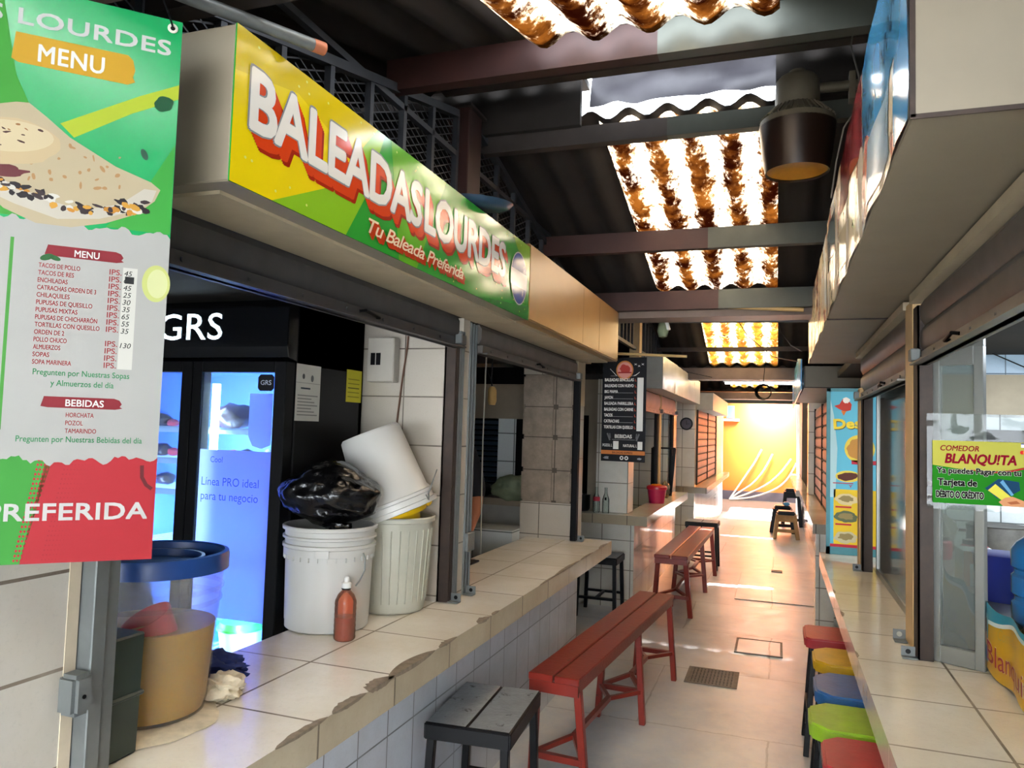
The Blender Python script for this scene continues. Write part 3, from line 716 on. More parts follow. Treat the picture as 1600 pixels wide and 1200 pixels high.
# paper section with torn edges
def torn(b, amp, a0=-.355, a1=-.030, seed=0, n=60): return [(a0+(a1-a0)*i/n, b+amp*noise.noise(Vector((i*.31, seed, .5)))+amp*.4*noise.noise(Vector((i*1.3, seed, 2)))) for i in range(n+1)]
p.poly([(-.355, 1.312), (-.22, 1.312), (-.18, 1.5), (-.355, 1.5)], bn('#3c9a36'), .8)
p.poly([(-.22, 1.312), (-.030, 1.312), (-.030, 1.5), (-.19, 1.5)], bn('#b8232c'), .8)
for i in range(16):
    for j in range(22): p.ell(-.228+i*.0048+j*.0012, 1.318+j*.0076, .0019*(1-i/18), .0024*(1-i/18), bn('#b8232c' if i < 8 else '#a31d28'), .95+.01*i, n=6)
p.poly(torn(1.478, .014, seed=4)+torn(1.868, .012, seed=9)[::-1], bn('#b4b2ad'), 1.2)
p.rect(-.2625, -.2575, 1.525, 1.835, bn('#4a9a3a'), 1.5)
# tortilla
p.poly([(-.355, 2.02), (-.30, 2.045), (-.268, 2.056), (-.25, 2.058), (-.225, 2.04), (-.19, 2.012), (-.12, 1.975), (-.065, 1.957), (-.050, 1.946), (-.058, 1.925), (-.085, 1.898), (-.13, 1.876), (-.18, 1.862), (-.23, 1.862), (-.275, 1.88), (-.31, 1.91), (-.355, 1.94)], bn('#c0af8e'), 2)
p.poly([(-.355, 1.945), (-.29, 1.93), (-.22, 1.903), (-.165, 1.893), (-.11, 1.912), (-.075, 1.944), (-.056, 1.944), (-.062, 1.924), (-.09, 1.902), (-.14, 1.882), (-.2, 1.873), (-.26, 1.889), (-.355, 1.925)], bn('#c9c2b2'), 2.2)
random.seed(11)
for i in range(90):
    a = random.uniform(-.33, -.07); c = 1.897+ (abs(a+.165)/.1)**1.3*.018 if a > -.165 else 1.893+abs(a+.165)*.22
    p.ell(a, c+random.uniform(-.010, .010), random.uniform(.003, .010), random.uniform(.002, .006), bn(random.choice(['#241a1e', '#241a1e', '#c98a2c', '#d39b36', '#dcd6ca', '#3a2a2e'])), 2.5+i*.004, random.uniform(-.6, .4), 7, .4)
for i in range(26): p.ell(random.uniform(-.28, -.10), random.uniform(1.93, 2.0), random.uniform(.002, .006), random.uniform(.0015, .003), bn('#b58a58'), 2.3, random.uniform(0, 3), 8, .4)
p.ell(-.278, 1.99, .075, .038, bn('#cbb48a'), 3, .1, jag=.1); p.ell(-.278, 1.998, .066, .026, bn('#d6c39c'), 3.1, .1)
for i in range(24): p.ell(random.uniform(-.335, -.225), random.uniform(1.965, 2.02), random.uniform(.002, .007), random.uniform(.001, .0025), bn(random.choice(['#7a4a2c', '#4a2a28', '#9a6a3a'])), 3.3, random.uniform(-.6, .3), 7, .4)
p.ell(-.295, 1.938, .05, .011, bn('#6a2c30'), 2.9, .1, jag=.4)
# brushes and marks
def brush(a0, a1, b0, b1, h, l): p.poly([(a0, b0+.1*(b1-b0)), (a0+.004, b1)]+[(a1-.012, b1), (a1-.004, b1-.15*(b1-b0)), (a1, b1-.5*(b1-b0)), (a1-.003, b0+.25*(b1-b0)), (a1+.001, b0+.1*(b1-b0)), (a1-.010, b0-.03*(b1-b0)), (a0+.01, b0)], h, l)
brush(-.279, -.100, 2.122, 2.172, bn('#d0a021'), 2)
brush(-.2145, -.100, 1.811, 1.829, bn('#8a1a26'), 2); brush(-.206, -.089, 1.563, 1.581, bn('#8a1a26'), 2)
p.ell(-.211, 1.808, .010, .005, bn('#2f6a34'), 2.5, .4); p.ell(-.200, 1.808, .009, .004, bn('#2f6a34'), 2.5, -.3)
p.ell(-.048, 1.782, .022, .032, bn('#c9d07a'), 2); p.ell(-.046, 1.782, .016, .025, bn('#d9dca0'), 2.2)
p.rect(-.0995, -.0775, 1.631, 1.804, bn('#d5d2c8'), 2.6)
p.stroke([(-.053, 1.47), (-.052, 1.45), (-.045, 1.437), (-.036, 1.43)], .006, bn('#6a1a1e'), 2)
p.obj('printed_picture', t)
q = Panel(R0-nrm*.0002, ud, (0, 0, 1), .0003)
q.text('S LOURDES', -.047, 2.187, .268, .027, bn('#cfcfc9'), 3, bold=.035, align='r', space=1.05)
q.text('MENU', -.242, 2.130, .095, .030, bn('#ecebe4'), 3, bold=.02, space=1.05)
q.text('MENU', -.172, 1.8135, .036, .0115, bn('#e8e6e0'), 3, bold=.02)
q.text('BEBIDAS', -.171, 1.566, .055, .0115, bn('#e8e6e0'), 3, bold=.02)
rows = ['TACOS DE POLLO', 'TACOS DE RES', 'ENCHILADAS', 'CATRACHAS ORDEN DE 3', 'CHILAQUILES', 'PUPUSAS DE QUESILLO', 'PUPUSAS MIXTAS', 'PUPUSAS DE CHICHARRÓN', 'TORTILLAS CON QUESILLO', 'ORDEN DE 2', 'POLLO CHUCO', 'ALMUERZOS', 'SOPAS', 'SOPA MARINERA']
for i, r in enumerate(rows): q.text(r, -.2215, 1.7905-i*.01215, .0042*len(r) if len(r) > 6 else .0046*len(r), .0078, bn('#a3222e'), 3, bold=.015)
pr = ['45', '60', '45', '25', '30', '35', '65', '55', '35', None, '130', '', '', '']
for i, r in enumerate(pr):
    if r is None: continue
    q.text('IPS.', -.1195, 1.790-i*.01215, .018, .0095, bn('#a3222e'), 3, bold=.015)
    if r: q.text(r, -.0975, 1.790-i*.0123, None, .009, bn('#1a1a1c'), 3.5, bold=.005, shear=.2)
q.rect(-.096, -.082, 1.777, 1.789, bn('#1a1a1c'), 3.6)
q.text('Pregunten por Nuestras Sopas', -.2195, 1.6155, .139, .010, bn('#2f8a56'), 3, bold=.012)
q.text('y Almuerzos del día', -.194, 1.5985, .091, .010, bn('#2f8a56'), 3, bold=.012)
for i, r in enumerate(['HORCHATA', 'POZOL', 'TAMARINDO']): q.text(r, -.1695, 1.548-i*.013, .0050*len(r), .0078, bn('#a3222e'), 3, bold=.012)
q.text('Pregunten por Nuestras Bebidas del día', -.2365, 1.507, .181, .010, bn('#2f8a56'), 3, bold=.012)
q.text('PREFERIDA', -.0415, 1.381, .228, .028, bn('#cfcdc8'), 3, bold=.035, align='r', space=1.04)
q.obj('lettering', t)
e = R0+ud*(-.0455)+nrm*.001; e.z = 2.2365
ny = nrm.normalized()
mx = Matrix((ud, Vector((0, 0, 1)).cross(ud)*-1, ny)).transposed()
mx = Matrix((ud, Vector((0, 0, 1)), ny)).transposed()
g = G('bone'); g.lathe(e, [(.004, 0), (.004, .0012), (.0062, .002), (.0085, .0012), (.0085, 0)], 24, mx); ey = g.obj('eyelet', t, smooth=50); tag(ey, 'white eyelet')
pipe_pt = Vector((-1.078, 1.05, 2.346))
g = G('black'); g.tube([e+ny*.002+Vector((0, 0, -.003)), e+ny*.006, e+Vector((-.012, .0, .03)), pipe_pt+Vector((.0, -.012, -.012))], .0016, 6); g.lathe(e, [(.0, .0005), (.0045, .0005)], 16, mx)
g.obj('cord', t)

# ================================================================== THINGS ON COUNTER ONE
def rnd_cloth(name, label, c, rx, ry, h, m, seed, thin=.008):
    g = G(m); N = 44; K = 16
    def fn(u, v):
        a = 2*pi*u; r = v; jag = 1+.16*noise.noise(Vector((cos(a)*2, sin(a)*2, seed)))
        x = cos(a)*rx*r*jag; y = sin(a)*ry*r*jag
        n = abs(noise.fractal(Vector((x*22, y*22, seed*1.7)), 1, 2, 3))
        z = (h*n*1.6+thin)*(1-r**5)+.001
        return (c[0]+x, c[1]+y, c[2]+z)
    g.grid(fn, N, K)
    bot = [g.V((c[0], c[1], c[2]+.0005))]
    o = g.obj(name, smooth=60); tag(o, label, 'cloth'); return o
ct = .851
rnd_cloth('rag', 'cream rag spread under the juice bucket', (-1.375, 1.405, ct), .150, .185, .0, 'ragwhite', 3, .006)
g = G('ragwhite'); g.blob((-1.318, 1.60, ct+.028), .052, .045, .03, .6, 2.2, 5, 4, -.85); g.obj('fold', None) if False else None
ob = g.obj('rag', smooth=70); tag(ob, 'small bunched cream rag right of the juice bucket foot', 'cloth')
g = G('bluerag'); g.blob((-1.425, 1.70, ct+.03), .085, .065, .034, .7, 2.0, 8, 4, -.85)
ob = g.obj('rag', smooth=70); tag(ob, 'crumpled navy blue rag between the juice bucket and the fridge', 'cloth')
# juice bucket
bx, by, bz = -1.405, 1.44, ct+.009
t = thing('juice_bucket', 'translucent bucket of yellow juice under a blue lid, behind the grey post', 'bucket', (bx, by, bz))
g = G('tubplastic'); g.lathe((bx, by, bz), [(0, 0), (.122, 0), (.128, .004), (.134, .03), (.158, .335), (.156, .335), (.131, .03), (.125, .007), (0, .006)], 64)
for k in range(2): g.lathe((bx, by, bz), [(.1515+k*.003, .255+k*.03), (.1560+k*.003, .258+k*.03), (.1560+k*.003, .264+k*.03), (.152+k*.003, .267+k*.03)], 64)
for a in (-.45, 2.4): g.obox((bx+.160*cos(a), by+.160*sin(a), bz+.312), (cos(a), sin(a), 0), (-sin(a), cos(a), 0), (0, 0, 1), .007, .014, .012)
g.obj('bucket', t, smooth=40)
g = G('juice'); g.lathe((bx, by, bz), [(0, .008), (.124, .008), (.130, .03), (.1435, .205), (0, .205)], 64); tag(g.obj('juice', t, smooth=40), 'yellow juice')
g = G('bluelid'); g.lathe((bx, by, bz), [(0, .345), (.100, .345), (.104, .362), (.112, .362), (.117, .342), (.146, .342), (.151, .372), (.157, .376), (.166, .374), (.168, .366), (.168, .333), (.1605, .333), (.1605, .338), (0, .339)], 72)
tag(g.obj('lid', t, smooth=35), 'navy blue lid')
g = G('redplastic'); mx = Euler((radians(24), radians(-14), 0)).to_matrix()
g.lathe((bx+.056, by-.055, bz+.212), [(0, -.045), (.045, -.045), (.056, .03), (.054, .03), (.043, -.042), (0, -.042)], 28, mx)
ob = g.obj('scoop_cup', smooth=40); tag(ob, 'red cup floating in the yellow juice', 'cup')
g = G('greenbox'); g.prism([(-1.345, 1.19, ct), (-1.262, 1.19, ct), (-1.256, 1.19, ct+.25), (-1.35, 1.19, ct+.25)], (0, .085, 0)); g.box(-1.354, -1.252, 1.186, 1.279, ct+.12, ct+.13)
ob = g.obj('storage_box', bev=.004); tag(ob, 'narrow dark green box squeezed between the grey post and the juice bucket', 'box')
# --- white lidless bucket
bx, by, bz = -1.482, 2.315, ct
t = thing('white_bucket', 'white ribbed bucket with wire handle, topped with a black bag', 'bucket', (bx, by, bz))
g = G('bucketwhite'); pr = [(0, 0), (.136, 0), (.142, .005), (.147, .25), (.156, .252), (.157, .275), (.1605, .278), (.1605, .288), (.152, .29), (.153, .305), (.161, .308), (.161, .315), (.153, .318), (.154, .334), (.1625, .337), (.1635, .347), (.160, .35), (.152, .349), (.144, .03), (0, .006)]
g.lathe((bx, by, bz), pr, 64)
for k in range(30):
    a = 2*pi*k/30; g.obox((bx+.150*cos(a), by+.150*sin(a), bz+.246), (cos(a), sin(a), 0), (-sin(a), cos(a), 0), (0, 0, 1), .006, .0015, .009)
a = -1.15; g.obox((bx+.160*cos(a), by+.160*sin(a), bz+.266), (cos(a), sin(a), 0), (-sin(a), cos(a), 0), (0, 0, 1), .006, .022, .012)
g.obj('bucket', t, smooth=40)
g = G('steel'); cx, cy = cos(-.25), sin(-.25)
g.tube([(bx+.163*cx, by+.163*cy, bz+.265), (bx+.172*cx, by+.172*cy, bz+.25), (bx+.176*cx, by+.172*cy-.005, bz+.21), (bx+.165*cx, by+.165*cy-.02, bz+.175), (bx+.158*cx, by+.155*cy-.035, bz+.16)], .0025, 6)
g.obj('wire_handle', t)
# black bag
g = G('bag'); bl = []
g.blob((bx-.01, by, bz+.452), .158, .165, .108, .16, 1.3, 3, 5)
for v in g.bm.verts:
    q = v.co-Vector((bx-.01, by, bz+.452))
    n = noise.ridged_multi_fractal(Vector((q.x*9, q.y*9, q.z*9)), 1, 2, 4, 1, 2)
    q *= 1+.022*n
    if q.z < -.06: k = max(.55, 1+(q.z+.06)*5); q.x *= k; q.y *= k; q.x += .01
    v.co = q+Vector((bx-.01, by, bz+.452))
t2 = thing('garbage_bag', 'shiny black plastic bag stuffed into the mouth of the white bucket', 'bag', (bx, by, bz+.33))
g.obj('bag_body', t2, smooth=70)
g = G('bag'); g.blob((bx+.075, by-.075, bz+.352), .05, .03, .016, .5, 3, 2, 3); g.obj('bag_tail', t2, smooth=70)
# tall greyish bin
bx, by, bz = -1.405, 2.633, ct
t = thing('plastic_bin', 'tall off-white bin with rolled rim, against the tiled divider', 'bin', (bx, by, bz))
g = G('bone'); g.lathe((bx, by, bz), [(0, 0), (.122, 0), (.130, .008), (.152, .335), (.162, .338), (.163, .352), (.158, .357), (.150, .353), (.128, .01), (0, .006)], 56)
for a in (-1.75, 1.3): g.obox((bx+.164*cos(a), by+.164*sin(a), bz+.325), (cos(a), sin(a), 0), (-sin(a), cos(a), 0), (0, 0, 1), .005, .014, .022)
for k in range(28): a = 2*pi*k/28; g.bar((bx+.133*cos(a), by+.133*sin(a), bz+.04), (bx+.1515*cos(a), by+.1515*sin(a), bz+.31), .004, .004)
g.obj('bin', t, smooth=40)
# upside-down bucket leaning in the bin
t = thing('upturned_bucket', 'white bucket tipped upside down into the off-white bin', 'bucket', (bx, by, bz+.36))
mx = Euler((radians(8), radians(-21), 0)).to_matrix(); cc = Vector((bx+.022, by-.015, bz+.385))
g = G('bucketwhite'); g.lathe(cc, [(.150, -.02), (.157, -.018), (.157, -.002), (.149, .0), (.148, .02), (.155, .023), (.155, .034), (.146, .036), (.138, .05), (.118, .30), (.110, .31), (0, .308), (0, .304), (.108, .303), (.134, .05), (.146, -.015)], 56, mx); g.obj('bucket', t, smooth=40)
g = G('steel'); w3 = lambda x, y, z: cc+mx @ Vector((x, y, z))
g.tube([w3(.152, -.04, .01), w3(.185, -.10, -.005), w3(.215, -.145, .02), w3(.24, -.12, .06), w3(.225, -.03, .085)], .0025, 6); g.obj('wire_handle', t)
t = thing('yellow_bucket', 'yellow bucket rim wedged between the upturned white bucket and the bin', 'bucket', (bx, by, bz+.33))
mx = Euler((radians(8), radians(-12), 0)).to_matrix(); cc = Vector((bx-.02, by-.005, bz+.352))
g = G('yellow'); g.lathe(cc, [(.120, -.002), (.150, -.002), (.153, .016), (.146, .018), (.124, .002), (.105, -.13), (.102, -.13), (.118, -.002)], 48, mx); g.obj('rim', t, smooth=40)
g = G('yellow'); c2 = Vector((bx+.120, by+.06, bz+.42)); g.blob(c2, .010, .022, .028, .2, 2, 4, 3); g.obj('spout', t, smooth=60)
# sauce bottle
bx, by, bz = -1.325, 2.178, ct
t = thing('sauce_bottle', 'squeeze bottle half full of red sauce, standing before the white bucket', 'bottle', (bx, by, bz))
def ribs(z0, z1, r, n): return [(r*(1-.03*(i % 2)), z0+(z1-z0)*i/n) for i in range(n+1)]
g = G('pet_orange'); g.lathe((bx, by, bz), [(0, 0), (.030, 0), (.035, .006)]+ribs(.012, .118, .0355, 12)+[(.034, .128), (.026, .146), (.016, .157), (.013, .161), (.013, .168)], 36); g.obj('bottle', t, smooth=60)
g = G('pet_red'); g.lathe((bx, by, bz), [(0, .002), (.029, .002), (.0335, .008), (.0335, .075), (0, .075)], 32); tag(g.obj('sauce', t, smooth=40), 'dark red sauce')
g = G('black'); g.lathe((bx, by, bz), [(.0135, .162), (.0155, .162), (.0155, .167), (.0135, .167)], 24); g.obj('neck_ring', t)
g = G('white'); g.lathe((bx, by, bz), [(.0155, .167), (.0160, .168), (.0160, .182), (.011, .185), (.009, .186), (.0085, .198), (.006, .202), (0, .202)], 28); g.obj('cap', t, smooth=40)

# ================================================================== DRINKS FRIDGE
FX0, FX1, FY, FB = -2.535, -1.660, 2.263, 2.79
t = thing('display_fridge', 'black two-door display fridge glowing blue behind the counter', 'fridge', (-2.1, 2.55, 0))
g = G('black'); g.box(FX0, FX0+.04, FY+.06, FB, .06, 2.0).box(FX1-.04, FX1, FY+.06, FB, .06, 2.0).box(FX0, FX1, FB-.03, FB, .06, 2.0).box(FX0, FX1, FY+.06, FB, .06, .40).box(FX0, FX1, FY+.06, FB, 1.76, 2.0)
g.obj('cabinet', t, bev=.004)
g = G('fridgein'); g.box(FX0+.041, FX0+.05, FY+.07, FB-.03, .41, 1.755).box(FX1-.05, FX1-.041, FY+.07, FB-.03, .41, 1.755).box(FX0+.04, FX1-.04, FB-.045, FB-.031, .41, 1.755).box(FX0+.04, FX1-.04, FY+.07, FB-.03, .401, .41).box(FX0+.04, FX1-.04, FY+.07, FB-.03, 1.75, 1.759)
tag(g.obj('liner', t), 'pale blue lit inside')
g = G('blackgloss'); g.prism([(FX0, FY+.06, 1.772), (FX0, FY+.01, 1.782), (FX0, FY, 1.82), (FX0, FY, 1.97), (FX0, FY+.03, 2.0), (FX0, FY+.06, 2.0)], (FX1-FX0, 0, 0)); hd = g.obj('header', t, bev=.003)
q = Panel((-2.25, FY-.0015, 1.852), (1, 0, 0), (0, 0, 1)); q.text('GRS', 0, 0, .298, .104, M['ledtext'], 1, bold=.0, space=1.02); tag(q.obj('lit_letters', hd), 'glowing pale blue letters')
def door(x0, x1, gx0, gx1, hs):
    g = G('black'); z0, z1 = .42, 1.770; y0, y1 = FY, FY+.055; gz0, gz1 = .50, 1.730
    g.box(x0, gx0, y0, y1, z0, z1).box(gx1, x1, y0, y1, z0, z1).box(gx0, gx1, y0, y1, z0, gz0).box(gx0, gx1, y0, y1, gz1, z1)
    d = g.obj('door', t, bev=.003)
    G('glass').box(gx0, gx1, y0+.01, y0+.014, gz0, gz1).obj('glass_pane', d)
    return d
dr = door(-2.079, -1.662, -2.037, -1.712, -1.688); door(-2.533, -2.083, -2.472, -2.132, -2.503)
G('sticker').box(-2.030, -1.714, FY+.0065, FY+.0095, .836, 1.442).obj('door_sticker', dr)
q = Panel((-2.030, FY+.006, .836), (1, 0, 0), (0, 0, 1))
q.text('Línea PRO ideal', .015, .475, .255, .032, '#5a6cc0', 1); q.obj('sticker_lettering', dr)
for s_, h_, a_, w_ in (('para tu negocio', .032, .422, .255), ('Cool', .023, .56, .055)):
    q = Panel((-2.030, FY+.006, .836), (1, 0, 0), (0, 0, 1)); q.text(s_, .015 if w_ > .1 else .05, a_, w_, h_, '#5a6cc0', 1); q.obj('sticker_lettering', dr)
q = Panel((-1.785, FY+.0065, 1.662), (1, 0, 0), (0, 0, 1)); q.poly([(.01, 0), (.06, 0), (.07, .01), (.07, .05), (.06, .06), (.01, .06), (0, .05), (0, .01)], '#0a0a10', 1); q.text('GRS', .012, .022, .046, .018, '#aab4c4', 2); q.obj('corner_badge', dr)
q = Panel((-1.817, FY+.0065, 1.452), (1, 0, 0), (0, 0, 1)); q.poly([(.0, .045), (.02, .01), (.06, 0), (.10, .015), (.10, .2), (0, .2)], M['sticker'], 1); q.obj('clear_sticker', dr)
for x in (-2.040, -2.456, -2.118):
    g = G('led'); g.box(x, x+.022, FY+.065, FY+.085, .47, 1.69); g.obj('light_tube', t)
SH = (1.519, 1.396, 1.276, 1.06, .68)
for z in SH[:6]:
    g = G('shelfwire'); g.box(FX0+.055, FX1-.055, FY+.09, FY+.10, z-.02, z).box(FX0+.055, FX1-.055, FY+.075, FY+.08, z-.005, z+.004)
    for k in range(22): x = FX0+.06+k*.0335; g.box(x, x+.005, FY+.09, FB-.05, z-.004, z)
    g.obj('shelf', t)
for i, (x, z, en) in enumerate(((-1.98, 1.2, 40), (-1.80, 1.3, 0), (-2.2, 1.2, 0))): pass
pl = bpy.data.lights.new('fridge_led', 'AREA'); pl.energy = 9; pl.color = (.48, .70, 1); pl.shape = 'RECTANGLE'; pl.size = .03; pl.size_y = 1.2
po = bpy.data.objects.new('fridge_led', pl); COL.objects.link(po); po.location = (-1.985, FY+.11, 1.1); po.rotation_euler = Vector((.3, .8, 0)).to_track_quat('-Z', 'Z').to_euler()
po = po.copy(); po.data = pl; COL.objects.link(po); po.location = (-2.42, FY+.11, 1.1)
# food packs inside
def pack(x, y, z, rx, ry, rz, m, label, grp='food packs in the fridge', name='food_pack'):
    g = G(m); g.blob((x, y, z+rz*.9), rx, ry, rz, .25, 1.8, int(abs(x*100+z*37)) % 17, 3, -.9); o = g.obj(name, smooth=70); tag(o, label, 'food pack', grp); return o
for x, z, s, m, lb in ((-2.10, 1.519, .085, 'meat', 'dark meat pack on the upper shelf behind the right fridge door'), (-2.16, 1.396, .028, 'meatred', 'red pack farthest left on the second shelf behind the right fridge door'), (-2.095, 1.396, .030, 'meatred', 'red pack second from the left on the second shelf behind the right fridge door'),
                       (-2.03, 1.396, .034, 'meat', 'dark pack among red ones on the second shelf behind the right fridge door'), (-1.972, 1.396, .024, 'meatred', 'small red pack beside the white one on the second fridge shelf'), (-1.912, 1.396, .036, 'white', 'white wrapped pack at the right end of the second fridge shelf'),
                       (-2.47, 1.519, .045, 'meat', 'dark pack on the top shelf behind the left fridge door'), (-2.412, 1.519, .026, 'meatred', 'red pack on the top shelf behind the left fridge door'), (-2.46, 1.396, .042, 'meat', 'dark pack on the second shelf behind the left fridge door'),
                       (-2.402, 1.396, .028, 'meatred', 'red pack on the second shelf behind the left fridge door'), (-2.435, 1.276, .042, 'meat', 'dark pack on the third shelf behind the left fridge door')):
    pack(x, 2.53, z+.001, s, s*.8, s*.62, m, lb)
def tub(x, y, z, r, h, m1, m2, label):
    t = thing('lidded_tub', label, 'tub', (x, y, z), 'tubs low in the fridge')
    g = G(m1); g.lathe((x, y, z), [(0, 0), (r*.85, 0), (r*.97, h*.72), (0, h*.72)], 32); g.obj('tub', t, smooth=40)
    g = G(m2); g.lathe((x, y, z), [(0, h*.72), (r, h*.70), (r*1.05, h*.72), (r*1.05, h*.80), (r*.95, h*.9), (r*.9, h), (0, h)], 32); tag(g.obj('lid', t, smooth=40), 'bright coloured lid')
tub(-1.95, 2.45, .681, .085, .10, 'white', 'green', 'white tub with a bright green lid at the bottom of the right fridge door')
tub(-2.12, 2.5, .681, .05, .06, 'cyanp', 'cyanp', 'small blue tub left of the green-lidded tub in the fridge')
q = Panel((-1.6593, 2.321, 1.558), (0, 1, 0), (0, 0, 1)); q.rect(0, .155, 0, .21, M['paper'], 0); 
for k in range(7): q.rect(.012, .14-.02*(k % 3), .02+k*.012, .0245+k*.012, '#8f8d88', 1)
q.rect(.03, .09, .118, .124, '#33404a', 1); q.ell(.045, .165, .008, .01, '#5a5a5a', 1); q.ell(.10, .16, .009, .013, '#6a6a6a', 1); q.rect(.0, .155, .14, .142, '#9a9891', 1)
o = q.obj('notice_sheet', None); tag(o, 'white printed notice sheet stuck on the dark fridge side', 'notice')
q = Panel((-1.6593, 2.66, 1.642), (0, 1, 0), (0, 0, 1)); q.rect(0, .118, 0, .133, M['cardyellow'], 0)
for k in range(5): q.rect(.012, .10, .02+k*.018, .024+k*.018, '#8a8422' if k != 2 else '#4a4618', 1)
o = q.obj('notice_card', None); tag(o, 'yellow notice card stuck on the dark fridge side', 'notice')
# electrical box on the divider
t = thing('fuse_box', 'white fuse box on the tiled divider beside the fridge', 'fuse box', (-1.555, 2.79, 1.73))
G('offwhite').box(-1.618, -1.494, 2.745, 2.799, 1.73, 1.915).obj('box', t, bev=.004); g = G('black'); g.box(-1.60, -1.58, 2.7425, 2.746, 1.80, 1.85).box(-1.575, -1.555, 2.7425, 2.746, 1.80, 1.85); g.obj('switches', t)
g = G('brownwire'); g.tube([(-1.455, 2.795, 1.95), (-1.458, 2.793, 1.88), (-1.475, 2.793, 1.75), (-1.49, 2.793, 1.6), (-1.50, 2.794, 1.48)], .004, 6); o = g.obj('cable', smooth=60); tag(o, 'brown cable hanging down the white tiled divider', 'cable')

# ================================================================== INSIDE STALL TWO
t = thing('hanging_socket', 'yellowed lamp socket hanging on a wire in the second opening', 'lamp socket', (-1.65, 4.1, 1.70))
sx, sy = -1.585, 4.1
g = G('black'); g.tube([(sx-.02, sy, 2.02), (sx-.035, sy, 1.93), (sx-.02, sy, 1.87), (sx, sy, 1.83), (sx+.008, sy, 1.80)], .004, 6); g.tube([(sx+.005, sy, 2.02), (sx+.004, sy, 1.9), (sx, sy, 1.83)], .004, 6); g.obj('wire', t)
g = G('cardboard'); g.lathe((sx+.01, sy, 1.69), [(0, 0), (.018, .0), (.026, .02), (.026, .085), (.015, .105), (0, .107)], 20); g.obj('socket', t, smooth=40)
g = G('bone'); g.tube([(-1.56, 3.95, 2.02), (-1.565, 3.95, 1.5), (-1.562, 3.95, 1.2), (-1.556, 3.95, .852)], .004, 6); o = g.obj('cord', smooth=50); tag(o, 'thin pale cord hanging down to the counter in the second opening', 'cord')
g = G('black'); g.box(-1.66, -1.47, 3.35, 3.72, ct, ct+.012); o = g.obj('tray', bev=.004); tag(o, 'flat black tray on the counter behind the grey post', 'tray')
G2 = G('celltile'); G2.box(-2.3, -1.60, 4.60, 4.9, .0, .90); o = G2.obj('sink_counter'); tag(o, 'low white tiled ledge inside the second opening', 'counter')
g = G('sack'); g.blob((-1.80, 5.2, 1.125), .17, .10, .09, .3, 1.5, 4, 4, -.8); o = g.obj('plastic_sack', smooth=70); tag(o, 'grey-green plastic sack on the ledge inside the second stall', 'sack')
g = G('black'); g.blob((-2.09, 5.22, 1.10), .10, .08, .06, .2, 1.5, 6, 3, -.8); o = g.obj('dark_bundle', smooth=70); tag(o, 'dark bundle on the ledge beside the grey-green sack', 'bundle')
# person standing inside stall two, mostly hidden by the divider
def skin_body(name, chains, m, parent=None, lv=2):
    vs = []; es = []; rs = []
    for ch in chains:
        prev = None
        for (p, r) in ch:
            key = None
            for i, q in enumerate(vs):
                if (Vector(q)-Vector(p)).length < 1e-4: key = i
            if key is None: vs.append(p); rs.append(r); key = len(vs)-1
            if prev is not None: es.append((prev, key))
            prev = key
    me = bpy.data.meshes.new(name); me.from_pydata(vs, es, [])
    o = bpy.data.objects.new(name, me); COL.objects.link(o)
    md = o.modifiers.new('s', 'SKIN'); o.modifiers.new('b', 'SUBSURF').levels = lv
    for i, v in enumerate(me.skin_vertices[0].data):
        v.radius = (rs[i], rs[i]) if not isinstance(rs[i], tuple) else rs[i]; v.use_root = (i == 0)
    m2 = bpy.data.meshes.new_from_object(o.evaluated_get(bpy.context.evaluated_depsgraph_get()))
    bpy.data.objects.remove(o); bpy.data.meshes.remove(me)
    m2.name = name; m2.materials.clear(); m2.materials.append(M[m])
    m2.polygons.foreach_set('use_smooth', [True]*len(m2.polygons))
    o = bpy.data.objects.new(name, m2); COL.objects.link(o)
    if parent: 
        o.parent = parent; b = BASE[parent.name]
        for v in m2.vertices: v.co -= b
    return o
PX, PY = -1.925, 4.22
t = thing('person', 'person in a dark short-sleeved shirt inside the second stall, forearm showing past the post', 'person', (PX, PY, 0))
def A_(x, y, z): return (PX+x, PY+y, z)
hand = A_(.235, -.10, .965); wr = A_(.225, -.05, 1.0)
body = [[(A_(0, 0, .95), (.15, .11)), (A_(0, 0, 1.15), (.135, .10)), (A_(0, 0, 1.33), (.16, .105)), (A_(0, 0, 1.44), (.09, .08)), (A_(0, -.01, 1.50), .055), (A_(0, -.02, 1.60), (.075, .09)), (A_(0, -.02, 1.70), .055)],
        [(A_(0, 0, 1.33), (.16, .105)), (A_(.165, 0, 1.38), .06), (A_(.21, .04, 1.16), .047), (A_(.228, -.02, 1.06), .040), (wr, .03), (hand, .034)],
        [(A_(0, 0, 1.33), (.16, .105)), (A_(-.165, 0, 1.38), .06), (A_(-.215, .03, 1.14), .046), (A_(-.18, -.14, 1.0), .036), (A_(-.15, -.22, .985), .028), (A_(-.14, -.28, .98), .034)],
        [(A_(0, 0, .95), (.15, .11)), (A_(.09, 0, .85), .095), (A_(.095, -.01, .48), .062), (A_(.095, .02, .09), .04), (A_(.095, -.10, .035), .035), (A_(.095, -.17, .03), .03)],
        [(A_(0, 0, .95), (.15, .11)), (A_(-.09, 0, .85), .095), (A_(-.095, -.01, .48), .062), (A_(-.095, .02, .09), .04), (A_(-.095, -.10, .035), .035), (A_(-.095, -.17, .03), .03)]]
